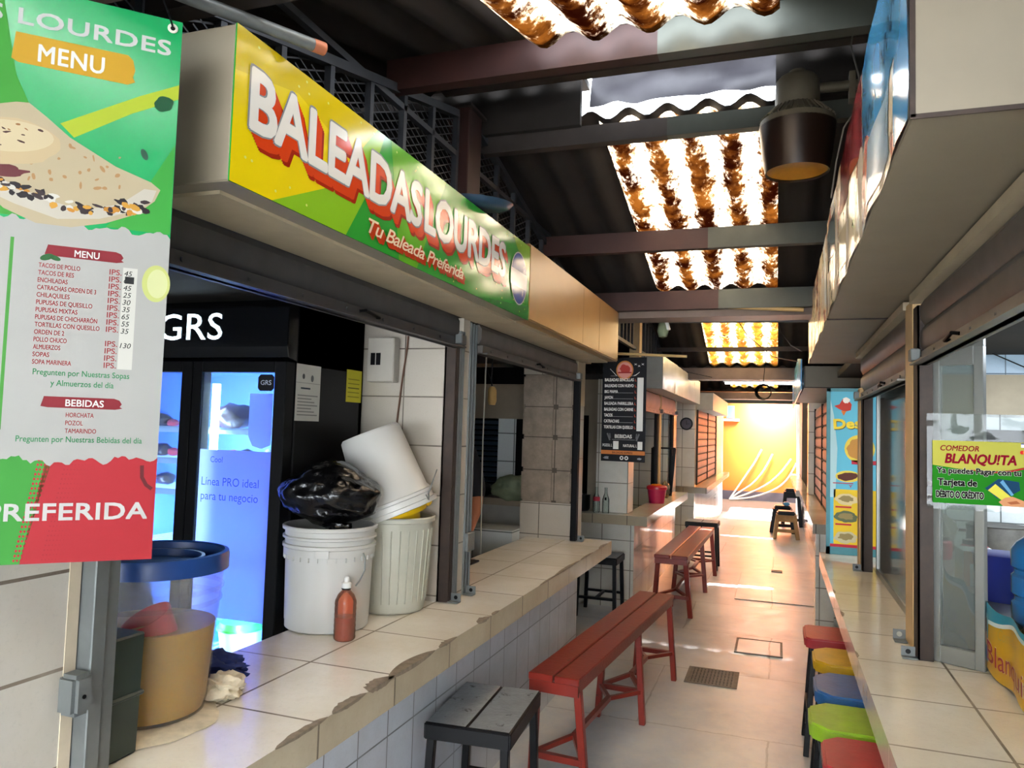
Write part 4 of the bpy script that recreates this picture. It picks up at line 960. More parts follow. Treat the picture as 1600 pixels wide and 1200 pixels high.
for hx, hy, hz, sx_ in ((hand[0], hand[1], hand[2], 1), (PX-.14, PY-.28, .98, -1)):
    for k, (dx, L) in enumerate(((-.022, .07), (-.007, .08), (.008, .075), (.022, .06))):
        body.append([((hx, hy, hz), .034), ((hx+dx, hy-.03, hz-.005), .010), ((hx+dx*1.15, hy-.03-L*.5, hz-.015), .009), ((hx+dx*1.15, hy-.03-L*.85, hz-.04), .0075)])
    body.append([((hx, hy, hz), .034), ((hx-sx_*.03, hy-.005, hz-.01), .011), ((hx-sx_*.045, hy-.035, hz-.02), .009)])
skin_body('body', body, 'skin', t)
shirt = [[(A_(0, 0, .92), (.165, .125)), (A_(0, 0, 1.15), (.15, .115)), (A_(0, 0, 1.33), (.175, .12)), (A_(0, 0, 1.42), (.115, .10)), (A_(0, 0, 1.46), (.075, .075))],
         [(A_(0, 0, 1.33), (.175, .12)), (A_(.165, 0, 1.38), .077), (A_(.205, .035, 1.19), .066), (A_(.214, .02, 1.12), .062)],
         [(A_(0, 0, 1.33), (.175, .12)), (A_(-.165, 0, 1.38), .077), (A_(-.212, .03, 1.17), .062)]]
tag(skin_body('shirt', shirt, 'cloth', t), 'dark short-sleeved shirt')
tr = [[(A_(0, 0, .97), (.16, .12)), (A_(.09, 0, .86), .108), (A_(.095, -.01, .48), .076), (A_(.095, .02, .10), .06)], [(A_(0, 0, .97), (.16, .12)), (A_(-.09, 0, .86), .108), (A_(-.095, -.01, .48), .076), (A_(-.095, .02, .10), .06)]]
skin_body('trousers', tr, 'dkblue', t)
g = G('hair'); g.blob(A_(0, .01, 1.675), .092, .105, .09, .1, 4, 3, 4)
for v in list(g.bm.verts):
    if v.co.z < 1.62 and v.co.y < PY-.02: v.co.y += .05
g.obj('hair', t, smooth=70)
g = G('skin'); g.blob(A_(0, -.115, 1.595), .014, .02, .02, .05, 2, 1, 3); g.blob(A_(.08, -.01, 1.60), .012, .02, .03, .05, 2, 1, 3); g.blob(A_(-.08, -.01, 1.60), .012, .02, .03, .05, 2, 1, 3); g.obj('nose_and_ears', t, smooth=70)
g = G('white'); g.blob(A_(.032, -.094, 1.622), .013, .009, .008, .0, 2, 1, 3); g.blob(A_(-.032, -.094, 1.622), .013, .009, .008, .0, 2, 1, 3); g.use('black'); g.blob(A_(.032, -.101, 1.622), .006, .005, .006, .0, 2, 1, 3); g.blob(A_(-.032, -.101, 1.622), .006, .005, .006, .0, 2, 1, 3); g.obj('eyes', t, smooth=70)
g = G('meatred'); g.blob(A_(0, -.10, 1.548), .025, .008, .007, .1, 2, 1, 3); g.obj('mouth', t, smooth=70)
# ================================================================== STOOLS AND BENCHES
def metal_stool(label, loc, wx, wy, h, rz, group=None):
    t = thing('stool', label, 'stool', (0, 0, 0), group)
    g = G('blackmetal'); g.box(-wx/2, wx/2, -wy/2, wy/2, h-.012, h); g.use('slateseat'); g.box(-wx/2, -.004, -wy/2-.001, wy/2+.001, h, h+.004).box(.004, wx/2, -wy/2-.001, wy/2+.001, h, h+.004)
    g.obj('seat', t, bev=.003)
    g = G('blackmetal'); 
    for sy in (-1, 1): g.box(-wx/2, wx/2, sy*wy/2-.006, sy*wy/2+.006, h-.055, h-.003)
    for sx in (-1, 1): g.box(sx*wx/2-.006, sx*wx/2+.006, -wy/2, wy/2, h-.055, h-.003)
    g.obj('apron', t, bev=.002)
    for sx in (-1, 1):
        for sy in (-1, 1):
            G('blackmetal').bar((sx*(wx/2-.02), sy*(wy/2-.02), h-.02), (sx*(wx/2-.005), sy*(wy/2-.0), 0), .03, .03, up=(1, 0, 0)).obj('leg', t, bev=.003)
    g = G('blackmetal')
    for sy in (-1, 1): g.bar((-wx/2+.01, sy*(wy/2-.008), .16), (wx/2-.01, sy*(wy/2-.008), .16), .02, .02)
    g.bar((0, -wy/2+.01, .16), (0, wy/2-.01, .16), .02, .02); g.obj('stretcher', t)
    t.location = loc; t.rotation_euler = (0, 0, rz); return t
metal_stool('black metal stool with a worn grey top, nearest, against the left counter', (-1.035, 2.735, 0), .31, .45, .50, radians(4))
metal_stool('worn black metal stool tucked in the gap past the left counter end', (-1.43, 6.45, 0), .34, .34, .50, 0)
metal_stool('black-legged stool standing past the far end of the second red bench', (-.83, 9.22, 0), .36, .34, .54, 0)
def bench(L, wn, h):
    t = thing('bench', '', 'bench', (0, 0, 0), 'red benches along the left counters')
    g = G('redpaint'); 
    for sx in (-1, 1): g.box(min(sx*.004, sx*wn/2), max(sx*.004, sx*wn/2), 0, L, h-.03, h)
    g.obj('seat', t, bev=.004)
    g = G('redpaint'); g.box(-wn/2+.004, wn/2-.004, .004, .022, h-.075, h-.03).box(-wn/2+.004, wn/2-.004, L-.022, L-.004, h-.075, h-.03).box(-wn/2+.004, -wn/2+.02, .004, L-.004, h-.06, h-.03).box(wn/2-.02, wn/2-.004, .004, L-.004, h-.06, h-.03)
    g.obj('apron', t)
    ys = [(.05, .10), (L*.56, L*.56), (L-.05, L-.02)]
    for sx in (-1, 1):
        for y0, y1 in ys: G('redpaint').bar((sx*(wn/2-.022), y0, h-.03), (sx*(wn/2+.012), y1, 0), .032, .032, up=(1, 0, 0)).obj('leg', t, bev=.003)
    g = G('redpaint')
    for y0, y1 in ys: g.bar((-wn/2-.0, (y0+y1)/2, .17), (wn/2+.0, (y0+y1)/2, .17), .026, .026)
    for a, b in ((0, 1), (1, 2)):
        ya, yb = sum(ys[a])/2, sum(ys[b])/2; ym = (ya+yb)/2
        g.bar((-wn/2, ya, .17), (0, ya+.22, .185), .02, .02); g.bar((wn/2, ya, .17), (0, ya+.22, .185), .02, .02)
        g.bar((0, ya+.22, .185), (0, yb-.22, .185), .024, .024)
        g.bar((-wn/2, yb, .17), (0, yb-.22, .185), .02, .02); g.bar((wn/2, yb, .17), (0, yb-.22, .185), .02, .02)
    g.obj('stretcher', t)
    return t
b1 = bench(1.88, .225, .53); b1.location = (-.875, 3.09, 0); b1.rotation_euler = (0, 0, -.078); b1['label'] = 'long red bench nearest, standing along the left counter'
dup(b1, 'red bench farther down the aisle, beside the counter with the pink pail', (-.845, 6.52, 0), -.02).scale = (1.25, 1.19, 1)
def seat_stool(col, label, loc, rz, w=.29, d=.31, cut=.06, th=.045, h=.57, seed=0):
    t = thing('counter_stool', label, 'stool', (0, 0, 0), 'painted stools under the right counter')
    g = G(col); a, b = w/2, d/2
    pts = [(-a+cut, -b), (a-cut, -b), (a, -b+cut), (a, b-cut), (a-cut, b), (-a+cut, b), (-a, b-cut), (-a, -b+cut)]
    g.prism([(x, y, h-th) for x, y in pts], (0, 0, th)); g.obj('seat', t, bev=.008, seg=2, smooth=50)
    g = G('blackmetal')
    for sy in (-1, 1): g.box(-a+.03, a-.03, sy*(b-.04)-.012, sy*(b-.04)+.012, h-th-.028, h-th)
    for sx in (-1, 1): g.box(sx*(a-.04)-.012, sx*(a-.04)+.012, -b+.03, b-.03, h-th-.028, h-th)
    g.obj('seat_frame', t)
    for sx in (-1, 1):
        for sy in (-1, 1): G('blackmetal').bar((sx*(a-.045), sy*(b-.045), h-th-.01), (sx*(a-.01), sy*(b-.01), 0), .026, .026, up=(1, 0, 0)).obj('leg', t, bev=.002)
    g = G('blackmetal')
    for z in (.12, .22):
        for sx in (-1, 1): g.bar((sx*(a-.02), -b+.03, z), (sx*(a-.02), b-.03, z), .016, .016)
        for sy in (-1, 1): g.bar((-a+.03, sy*(b-.02), z), (a-.03, sy*(b-.02), z), .016, .016)
    g.obj('stretcher', t); t.location = loc; t.rotation_euler = (0, 0, rz); return t
seat_stool('seatred', 'red-topped stool farthest in the row under the right counter, beyond the yellow one', (.272, 4.20, 0), 0, .28, .30, .025, .05)
seat_stool('seatyellow', 'yellow-topped stool in the row under the right counter', (.298, 3.77, 0), 0, .28, .30, .06, .05)
seat_stool('seatblue', 'blue-topped stool in the row under the right counter', (.286, 3.35, 0), .0, .28, .32, .06, .055)
seat_stool('seatgreen', 'lime green-topped stool in the row under the right counter', (.262, 2.965, 0), 0, .30, .29, .06, .055)
seat_stool('seatred', 'scuffed red-topped stool nearest in the row, in front of the lime green one', (.280, 2.63, 0), 0, .28, .30, .05, .055)

# ================================================================== RIGHT STALL ONE
g = G('counteredge_r'); g.box(.248, .98, .2, 5.10, .765, .85, top='countertop_r', ends='counterend')
g.use('chip'); chips(g, [(3.82, .10, .010), (3.35, .10, .012), (2.75, .08, .008)], .248, .85, 1)
c = g.obj('tiled_counter'); tag(c, 'long cream tiled counter on the right, painted stools pushed under it', 'counter')
zc = .851
# posts
t = thing('painted_post', 'cream painted wooden post between the two right shutters', 'post', (.45, 2.93, zc))
g = G('ochre'); g.box(.43, .475, 2.86, 3.02, zc, 2.04); g.obj('post', t, bev=.006)
g = G('steel'); g.box(.39, .43, 2.97, 3.02, zc, zc+.004).box(.39, .43, 3.016, 3.02, zc, zc+.036); g.use('bone'); g.cyl((.41, 3.0155, zc+.02), (.41, 3.015, zc+.02), .009, n=12); g.obj('foot_bracket', t)
rail('shutter_rail', 'dark brown shutter rail beside the cream post and the glass partition', .43, .475, 2.765, 2.845, zc, 2.0, 'darkrail', -1)
rail('shutter_rail', 'dark brown shutter rail at the far end of the right counter, beside the menu board', .43, .48, 4.46, 4.56, zc, 1.78, 'darkrail', -1)
t = thing('painted_post', 'pale wooden post behind the far dark rail, next to the menu board', 'post', (.45, 4.62, zc)); G('ochre').box(.425, .445, 4.57, 4.68, zc, 1.84).obj('post', t, bev=.004)
shutter(.4, 2.76, 1.80, 2.02, .45, -1, 'shutter', 'rolled-up rusty grey shutter nearest on the right, above the glass partition', 2.2)
shutter(3.03, 4.66, 1.77, 2.02, .45, -1, 'shutter', 'rolled-up grey shutter on the right past the cream post', 3.6)
g = G('creamdark'); g.box(.42, .50, .3, 2.86, 2.02, 2.05).box(.42, .50, 3.0, 4.75, 2.02, 2.05); o = g.obj('shutter_lintel'); tag(o, 'brown lintel strip above the right shutters', 'lintel')
# glass partition across the counter
t = thing('glass_partition', 'aluminium-framed glass partition standing across the right counter', 'partition', (.55, 2.74, zc))
pu = Vector((.86, -.50, 0)).normalized() if False else Vector((.135, -.08, 0)).normalized(); po_ = Vector((.482, 2.795, 0)); pn = pu.cross(Vector((0, 0, 1)))
def pp(a, z, n=0): v = po_+pu*a+pn*n; return (v.x, v.y, z)
g = G('alu'); W = .150
def pbar(a0, a1, z0, z1, d=.014): g.prism([pp(a0, z0, -d), pp(a1, z0, -d), pp(a1, z1, -d), pp(a0, z1, -d)], pn*2*d)
pbar(0, .022, zc, 1.86); pbar(W-.028, W, zc, 1.86); pbar(.022, W-.028, zc, zc+.055); pbar(.022, W-.028, 1.80, 1.86); g.obj('frame', t, bev=.002)
g = G('dirtyglass'); pbar(.022, W-.028, zc+.055, 1.80, .002); g.obj('glass_pane', t)
g = G('alu'); pbar(0, W, 1.86, 1.93, .01); g.obj('header_plate', t)
# card sign hung across
t = thing('payment_sign', 'yellow and green card-payment sign fixed across the glass partition', 'sign', (.58, 2.70, 1.36))
su = Vector((1, -.02, 0)).normalized(); SO = Vector((.460, 2.690, 1.362)); sn = su.cross(Vector((0, 0, 1)))
q = Panel(SO, su, (0, 0, 1)); SW, SHh = .262, .195; q.rough = .95
g = G(ink('#25731f', .95)); g.prism([SO-sn*.003, SO-sn*.003+su*SW, SO-sn*.003+su*SW+Vector((0, 0, SHh)), SO-sn*.003+Vector((0, 0, SHh))], sn*.0028); g.obj('board', t)
q.poly([(0, .118), (.06, .110), (.11, .104), (.16, .104), (.21, .110), (SW, .125), (SW, SHh), (0, SHh)], '#a8a548', 1)
q.poly([(.10, .1085), (.13, .1045), (.17, .104), (.21, .109), (SW, .124), (SW, .119), (.21, .1035), (.17, .099), (.13, .099)], '#a8202c', 1.5)
q.poly([(.142, .052), (.178, .082), (.232, .075), (.235, .05), (.205, .03), (.175, .022)], '#1f3f5a', 1.4); q.poly([(.150, .046), (.170, .066), (.215, .025), (.19, .015)], '#c9c04a', 1.6); q.poly([(.182, .072), (.19, .08), (.218, .036), (.212, .032)], '#5f93b8', 1.7)
q.poly([(.178, .012), (.195, .026), (.215, .030), (.245, .018), (SW, .008), (SW, 0), (.19, 0)], '#c48a62', 2); q.poly([(.2, .012), (.225, .018), (.235, .01), (.21, .006)], '#9a5a3a', 2.2)
q.ell(.241, .165, .006, .006, '#c8302c', 2); q.ell(.249, .165, .006, .006, '#dba03a', 2.2); q.rect(.238, .258, .180, .190, '#dfe3ea', 2); q.rect(.238, .258, .1895, .1925, '#27408a', 2.1)
q.obj('printed_design', t)
q = Panel(SO, su, (0, 0, 1), rough=.95)
def outl(s, a, b, w_, h_, c, o, l, bold, shear=0):
    q.text(s, a, b, w_, h_, o, l, bold=bold+.05, shear=shear); q.text(s, a, b, w_, h_, c, l+.5, bold=bold, shear=shear)
q.text('COMEDOR', .022, .164, .105, .017, '#7a1426', 2, bold=.03, shear=.2); q.text('BLANQU!TA', .035, .126, .190, .030, '#7a1426', 2, bold=.045, shear=.2)
outl('Ya puedes Pagar con tu', .012, .094, .225, .018, '#101010', '#bdbcb6', 3, .05); outl('Tarjeta de', .015, .056, .105, .021, '#101010', '#bdbcb6', 3, .06); outl('DÉBITO O CRÉDITO', .010, .018, .128, .021, '#101010', '#bdbcb6', 3, .05)
q.obj('lettering', t)
g = G('film')
def flm(u, v): n = noise.noise(Vector((u*5, v*7, 2))); r = SO+su*(-.015+u*.32)+Vector((0, 0, -.02+v*.30)); r += -sn*(.004+.006*abs(n)); return (r.x, r.y, r.z)
g.grid(flm, 24, 24); g.obj('plastic_sleeve', t, smooth=60)
# display case with banner
t = thing('display_case', 'glass-topped food display case along the right counter, banner across its front', 'display case', (.8, 2.6, zc))
g = G('alu'); g.box(.628, .93, 1.0, 4.55, zc, zc+.03).box(.628, .93, 1.0, 4.55, zc+.15, zc+.165); 
for y in (1.0, 2.74, 4.53): g.box(.628, .645, y, y+.02, zc+.03, zc+.15)
g.obj('case_body', t); G('dirtyglass').box(.905, .915, 1.02, 4.53, zc+.03, zc+.15).obj('back_glass', t)
def ban(y0, y1, nm, label, word):
    tb = thing('stall_banner', label, 'banner', (.62, (y0+y1)/2, zc), 'stall banners on the right counter')
    L = y0-y1; H = .20; N = 40
    def fx(a): return .616-.006*sin(a/L*pi*5)+.0
    def zb(a): return zc+.004+.012*(1+sin(a/L*pi*6+1))*.5
    def surf(a, b, l=0): return (fx(a)-.0006*l, y0-a, zb(a)+b*(H-.0))
    g = G(ink('#d8a91c', .3)); g.grid(lambda u, v: surf(u*L, v), N, 4)
    g.obj('sheet', tb, smooth=60)
    g = G(ink('#2f93ad', .3))
    def patch(fn, m, l, nu=30, nv=4): g.use(m); g.grid(lambda u, v: surf(fn(u, v)[0], fn(u, v)[1], l), nu, nv)
    def tcurve(u): return .62+.30*sin(max(0, min(1, u*1.05))*pi)**.6
    g = G(); patch(lambda u, v: (u*L, max(0, tcurve(u))+(1-tcurve(u))*v), ink('#2f93ad', .3), 1); patch(lambda u, v: (u*L, tcurve(u)-.06+.06*v), ink('#d9e6e4', .3), 2)
    patch(lambda u, v: (.02+.05*u, .12+.72*v), ink('#7fb7c4', .3), 3, 4); patch(lambda u, v: (.03+.028*u, .52+.24*v), ink('#5a3a2c', .3), 4, 3); patch(lambda u, v: (.028+.03*u, .36+.2*v), ink('#d9b08a', .3), 5, 3); patch(lambda u, v: (.022+.04*u, .14+.2*v), ink('#4a7fb0', .3), 4, 3)
    g.obj('printed_design', tb, smooth=60)
    g = G()
    def wtxt(s, a, b, w_, h_, col, l, bold, shear=0):
        vs, fs, Wd = text_geo(s, bold, shear); g.use(ink(col, .3)); bv = [g.V(surf(a+x*w_/Wd, b+(y*h_/CAP)/H, l)) for x, y in vs]
        for f in fs: g.face([bv[i] for i in f])
    if word:
        wtxt('Comedor', .16, .62, .20, .035, '#c9a84a', 6, .01, .3); wtxt('Blanquita', .068, .18, .46, .066, '#e6d9b0', 6, .075); wtxt('Blanquita', .07, .185, .45, .062, '#a81f2e', 7, .045)
    else:
        wtxt('Comedor', .16, .62, .20, .035, '#c9a84a', 6, .01, .3); wtxt('Blanquita', .10, .2, .5, .062, '#b8402c', 7, .045)
    g.obj('lettering', tb)
ban(2.76, 1.95, 'a', 'wavy yellow and blue stall banner on the near display case front', True)
ban(3.75, 2.80, 'b', 'yellow stall banner seen through the glass partition', False)
ban(4.50, 3.82, 'c', 'yellow stall banner farthest on the case, seen past the cream post', False)
# water jug etc on the case
zt = zc+.166
jx, jy, jz = .79, 2.62, zt+.0
t = thing('water_jug', 'large blue water jug standing on the display case behind the payment sign', 'water jug', (jx, jy, jz))
r = .135
prof = [(0, 0), (.105, 0), (r-.01, .012), (r, .03), (r, .09), (r-.008, .10), (r-.008, .115), (r, .125), (r, .19), (r-.008, .20), (r-.008, .215), (r, .225), (r, .285), (r-.015, .315), (.09, .345), (.045, .365), (.03, .375), (.028, .41), (0, .41)]
g = G('jug'); g.lathe((jx, jy, jz), [(a, z*.78) for a, z in prof], 48); g.obj('bottle', t, smooth=40)
g = G('jugband'); g.lathe((jx, jy, jz), [(0, .006), (r-.018, .012), (r-.014, .13), (0, .13)], 40); g.obj('water', t, smooth=40); g = G('white'); g.lathe((jx, jy, jz), [(.03, .30), (.033, .302), (.033, .325), (0, .33)], 24); g.obj('cap', t, smooth=40)
g = G('black'); g.blob((.672, 2.42, zt+.022), .045, .075, .024, .15, 2, 1, 3, -.9); o = g.obj('black_pouch', smooth=60); tag(o, 'black pouch lying on the case edge below the water jug', 'pouch')
g = G('skin'); g.blob((.70, 2.27, zt+.026), .035, .055, .028, .2, 2, 5, 3, -.9); o = g.obj('pink_bag', smooth=60); tag(o, 'pinkish tan bag on the case edge near the blue jug', 'bag')
g = G('violet'); g.lathe((.74, 3.05, zt), [(0, 0), (.08, 0), (.095, .15), (.1, .155), (.09, .158), (0, .156)], 32); o = g.obj('plastic_tub', smooth=40); tag(o, 'indigo plastic tub seen through the glass partition', 'tub')
t = thing('carton', 'orange and white carton behind the glass partition', 'carton', (.72, 3.35, zt)); G('white').box(.66, .78, 3.26, 3.42, zt, zt+.13).obj('box', t, bev=.002)
q = Panel((.66, 3.2595, zt), (1, 0, 0), (0, 0, 1)); q.rect(0, .12, .085, .13, '#c8702a', 1); q.rect(.0, .02, 0, .085, '#c8702a', 1); q.ell(.07, .06, .028, .022, '#4a78c0', 2); q.obj('printed_design', t)
for x, y, r, h, m, nm, lb in ((.80, 3.75, .055, .12, 'redplastic', 'jar', 'dark red jar on the case, behind the cream post'), (.71, 3.98, .05, .10, 'meatred', 'jar', 'red jar left of the dark red one on the far case'), (.73, 4.33, .06, .17, 'violet', 'jar', 'dark blue jar at the far end of the case')):
    t = thing(nm, lb, 'jar', (x, y, zt), 'jars on the right display case'); g = G(m); g.lathe((x, y, zt), [(0, 0), (r*.9, 0), (r, .01), (r, h*.75), (r*.8, h*.85), (0, h*.85)], 24); g.obj('jar', t, smooth=40); g = G('black'); g.lathe((x, y, zt), [(0, h*.85), (r*.82, h*.85), (r*.82, h), (0, h)], 24); g.obj('lid', t, smooth=40)
g = G('bagclear'); g.blob((.74, 4.12, zt+.10), .06, .07, .10, .4, 2, 3, 3, -.95); o = g.obj('plastic_bag', smooth=60); tag(o, 'clear plastic bag slumped between the jars on the far case', 'bag')
t = thing('squeeze_bottle', 'pink squeeze bottle on the counter beyond the second glass pane', 'bottle', (.56, 4.22, zc)); g = G('pet_orange'); g.lathe((.56, 4.22, zc), [(0, 0), (.03, 0), (.034, .01), (.034, .12), (.012, .155), (.006, .18), (0, .18)], 24); g.obj('bottle', t, smooth=50); g = G('pet_red'); g.lathe((.56, 4.22, zc), [(0, .003), (.029, .003), (.031, .07), (0, .07)], 24); g.obj('sauce', t)
# second glass pane along the far opening
t = thing('glass_partition', 'white-framed glass pane in the far opening, between the cream post and the far dark rail', 'partition', (.5, 3.8, zc))
g = G('alu'); g.box(.492, .512, 3.04, 3.06, zc, 1.85).box(.492, .512, 4.40, 4.43, zc, 1.85).box(.492, .512, 3.06, 4.40, zc, zc+.03).box(.492, .512, 3.06, 4.40, 1.80, 1.83); g.obj('frame', t); G('dirtyglass').box(.500, .503, 3.06, 4.40, zc+.03, 1.80).obj('glass_pane', t)
# hood, brackets in the stall
t = thing('range_hood', 'black bar hood on the back wall of the right stall', 'hood', (1.5, 4.95, 1.56)); G('black').box(1.05, 2.2, 4.86, 4.998, 1.56, 1.63).obj('hood', t, bev=.004)
g = G('black'); g.tube([(1.06, 4.90, 1.56), (1.16, 4.86, 1.48), (1.24, 4.86, 1.44), (1.27, 4.86, 1.43)], .006, 6); g.obj('bracket', t)
g = G('black'); g.tube([(1.14, 4.98, 2.08), (1.3, 4.985, 2.0), (1.6, 4.985, 1.86)], .004, 6); o = g.obj('cable', smooth=60); tag(o, 'thin black cable slanting over the pale blue tiles of the right stall', 'cable')
g = G('creamdark'); g.box(.99, 2.5, 4.5, 4.99, .0, .95); o = g.obj('work_counter'); tag(o, 'low work counter at the back of the right stall', 'counter')
t = thing('stove_pot', 'dark pot on the back work counter of the right stall', 'pot', (1.12, 4.72, .951)); g = G('iron'); g.lathe((1.12, 4.72, .951), [(0, 0), (.14, 0), (.15, .02), (.15, .16), (.155, .165), (.14, .16), (0, .15)], 32); g.obj('pot', t, smooth=40); g = G('black'); g.bar((.97, 4.72, 1.08), (.93, 4.72, 1.08), .03, .015); g.obj('handle', t)
ll = bpy.data.lights.new('stall_fill', 'AREA'); ll.energy = 14; ll.color = (.78, .88, 1); ll.shape = 'RECTANGLE'; ll.size = .5; ll.size_y = .05  # fill lamp added to brighten the right stall, no tube hangs there
lo = bpy.data.objects.new('stall_fill', ll); COL.objects.link(lo); lo.location = (1.5, 3.9, 2.05)

# --- right signs
def rsign(y0, y1, z0, z1, x, xe, label, blue):
    t = thing('shop_sign', label, 'sign', (x+.2, y0, z0))
    G('cream').box(x+.003, xe, y0, y1, z0, z1).obj('box', t, bev=.003)
    g = G('darkrail'); g.box(x+.0015, x+.010, y0-.003, y0, z0, z1).box(x+.003, xe, y0-.003, y0, z0-.003, z0+.005); g.obj('grimy_edge', t)
    def f(u, v): y = y0+u*(y1-y0); return (x-.004*sin(u*31)*sin(v*2+1)-.003*noise.noise(Vector((u*14, v*3, 2))), y, z0+v*(z1-z0)-.0)
    g = G('foodvinyl' if not blue else ink('#4a9fd4', .15)); g.grid(f, 60, 6); g.obj('vinyl_face', t, smooth=70)
    return t, f
t, fR = rsign(1.30, 3.44, 2.06, 2.47, .19, .95, 'nearest right sign box with a glossy blue and food-picture face', False)
g = G(); 
def rp(fn, m, l, nu=24, nv=6): g.use(m); g.grid(lambda u, v: (lambda a: (a[0]-.0012*l, a[1], a[2]))(fR(*fn(u, v))), nu, nv)
bl = ink('#3f8fc4', .12)
rp(lambda u, v: (u*.33, .38+.14*sin(u*9)*u+(.62-.14*sin(u*9)*u)*v), bl, 1); rp(lambda u, v: (u*.06, v*.5), bl, 1, 8); rp(lambda u, v: (.10+.16*u, .05+.36*v), ink('#a9c6dc', .12), 1.2, 10)
rp(lambda u, v: (.34+.30*u, .55+.45*v), ink('#8e2f36', .12), 1); rp(lambda u, v: (.52+.2*u, .1+.3*v), ink('#cdbb9a', .12), 1.1); rp(lambda u, v: (.78+.2*u, .45+.4*v), ink('#56707c', .12), 1)
rp(lambda u, v: (.06+.10*u, .62+.05*sin(u*20)+.03*v), ink('#26323c', .12), 2); rp(lambda u, v: (.20+.12*u, .52+.05*sin(u*24)+.03*v), ink('#26323c', .12), 2)
g.obj('printed_design', t, smooth=70)
rsign(3.46, 5.50, 2.06, 2.44, .19, .75, 'second right sign box with a faded food-picture face, past the first', False)
rsign(6.90, 9.9, 1.985, 2.17, .205, .80, 'beige right sign box beyond the menu board', True)
t = thing('projecting_sign', 'pale blue sign sheet projecting over the aisle beyond the right sign boxes', 'sign', (.185, 8.3, 1.80))
g = G(ink('#5aa9d8', .2)); g.prism([(.18, 7.0, 1.97), (.18, 7.0, 2.24), (.17, 7.6, 2.30), (.165, 10.0, 2.30), (.165, 10.0, 1.92)], (.012, 0, 0)); g.obj('sheet', t)
# --- standing menu board
t = thing('menu_board', 'tall turquoise-framed food menu board standing at the far end of the right counter', 'menu board', (.43, 5.05, zc))
g = G('turq'); x0, x1, z0, z1, yb = .283, .62, zc, 1.865, 5.05
g.box(x0, x1, yb, yb+.02, z0, z1).box(x0, x0+.022, yb-.008, yb, z0, z1).box(x1-.022, x1, yb-.008, yb, z0, z1).box(x0, x1, yb-.008, yb, z1-.02, z1).box(x0, x1, yb-.008, yb, z0, z0+.045); g.obj('frame', t)
q = Panel((x0+.022, yb-.001, z0+.045), (1, 0, 0), (0, 0, 1), .0008); w0, h0 = .293, .95
q.rect(0, w0, 0, h0, '#5fb0c6', 1); q.poly([(0, .3), (.03, .3), (.04, .6), (.02, .8), (0, .9)], '#a9c9cc', 2)
q.rect(.02, w0, 0, .35, '#d9b62a', 2)
q.poly([(.02, .86), (.05, .87), (.07, .905), (.10, .90), (.12, .87), (.115, .835), (.08, .825), (.05, .84)], '#c0392b', 3); q.ell(.09, .895, .02, .018, '#e6ddd2', 3.2, jag=.3); q.poly([(.06, .83), (.075, .80), (.09, .83)], '#d9772a', 3.1)
q.ell(.165, .60, .085, .085, '#d9c04a', 3); q.ell(.165, .60, .068, .068, '#b5813a', 3.4, jag=.2)
q.rect(.12, .29, .505, .53, '#b52a38', 3); q.ell(.10, .43, .07, .035, '#dcc24a', 3); q.ell(.10, .43, .058, .024, '#5a2f22', 3.4, .1, jag=.3)
for b, c in ((.29, '#cdb98a'), (.185, '#5a6248'), (.06, '#b8ae8a')):
    q.ell(.09, b, .062, .036, c, 3.4, jag=.25); q.ell(.09, b+.004, .04, .02, '#8a7a4e', 3.6, jag=.4); q.rect(.03, .12, b-.052, b-.042, '#b52a38', 3.5)
q.rect(.0, w0, .0, .018, '#b52a38', 3.6); q.rect(.015, .13, .385, .390, '#b52a38', 3.5)
q.obj('printed_pictures', t)
q = Panel((x0+.022, yb-.001, z0+.045), (1, 0, 0), (0, 0, 1), .0008)
q.text('Des', .025, .715, .15, .06, '#5a4a20', 4, bold=.05, rot=.06); q.text('Des', .022, .72, .15, .06, '#e6c93a', 5, bold=.05, rot=.06); q.obj('lettering', t)
q = Panel((x0+.022, yb-.001, z0+.045), (1, 0, 0), (0, 0, 1), .0008)
q.text('Y', .105, .362, .02, .018, '#b52a38', 4, bold=.03)
q.obj('lettering', t)

# ================================================================== RIGHT SIDE BEYOND
def counter(x0, x1, y0, y1, e, tp, en, label, z0=.77):
    g = G(e); g.box(x0, x1, y0, y1, z0, .85, top=tp, ends=en); o = g.obj('tiled_counter'); return tag(o, label, 'counter')
counter(.275, .62, 6.72, 10.85, 'counteredge_r', 'countertop_r', 'counterend', 'cream tiled counter on the right beyond the menu board')
counter(.235, .395, 10.87, 15.8, 'counteredge_r', 'countertop_r', 'counterend', 'farthest tiled counter on the right, by the white piers')
def closed(y0, y1, x, s, label, n=9, z0=.86, z1=1.93, m='pink', gr='closed shutters'):
    t = thing('closed_shutter', label, 'shutter', (x, (y0+y1)/2, z0), gr)
    g = G(m); h = (z1-z0)/n
    for i in range(n):
        z = z0+i*h; g.prism([(x, y0, z), (x+s*.010, y0, z+h*.2), (x+s*.010, y0, z+h*.75), (x, y0, z+h*.96), (x-s*.008, y0, z+h*.96), (x-s*.008, y0, z)], (0, y1-y0, 0))
    g.obj('slats', t, smooth=30)
    g = G('darkrail')
    for i in range(n): z = z0+i*h; g.box(min(x+s*.002, x+s*.014), max(x+s*.002, x+s*.014), y0, y1, z-.006, z+.008)
    g.obj('joints', t)
    for y in (y0, (y0+y1)/2, y1): G('darkrail').box(min(x, x+s*.022), max(x, x+s*.022), y-.02, y+.02, z0, z1).obj('guide', t)
    return t
closed(6.95, 10.15, .45, -1, 'closed pink shutter on the right behind the menu board', 9, .86, 1.92)
closed(10.5, 12.2, .45, -1, 'closed shutter farther along on the right, past the tiled pier', 9, .86, 1.92)
t = thing('plastic_stool', 'tan plastic stool with a dark seat, beside the far right counter', 'stool', (.13, 12.55, 0), 'stools at the far right counter')
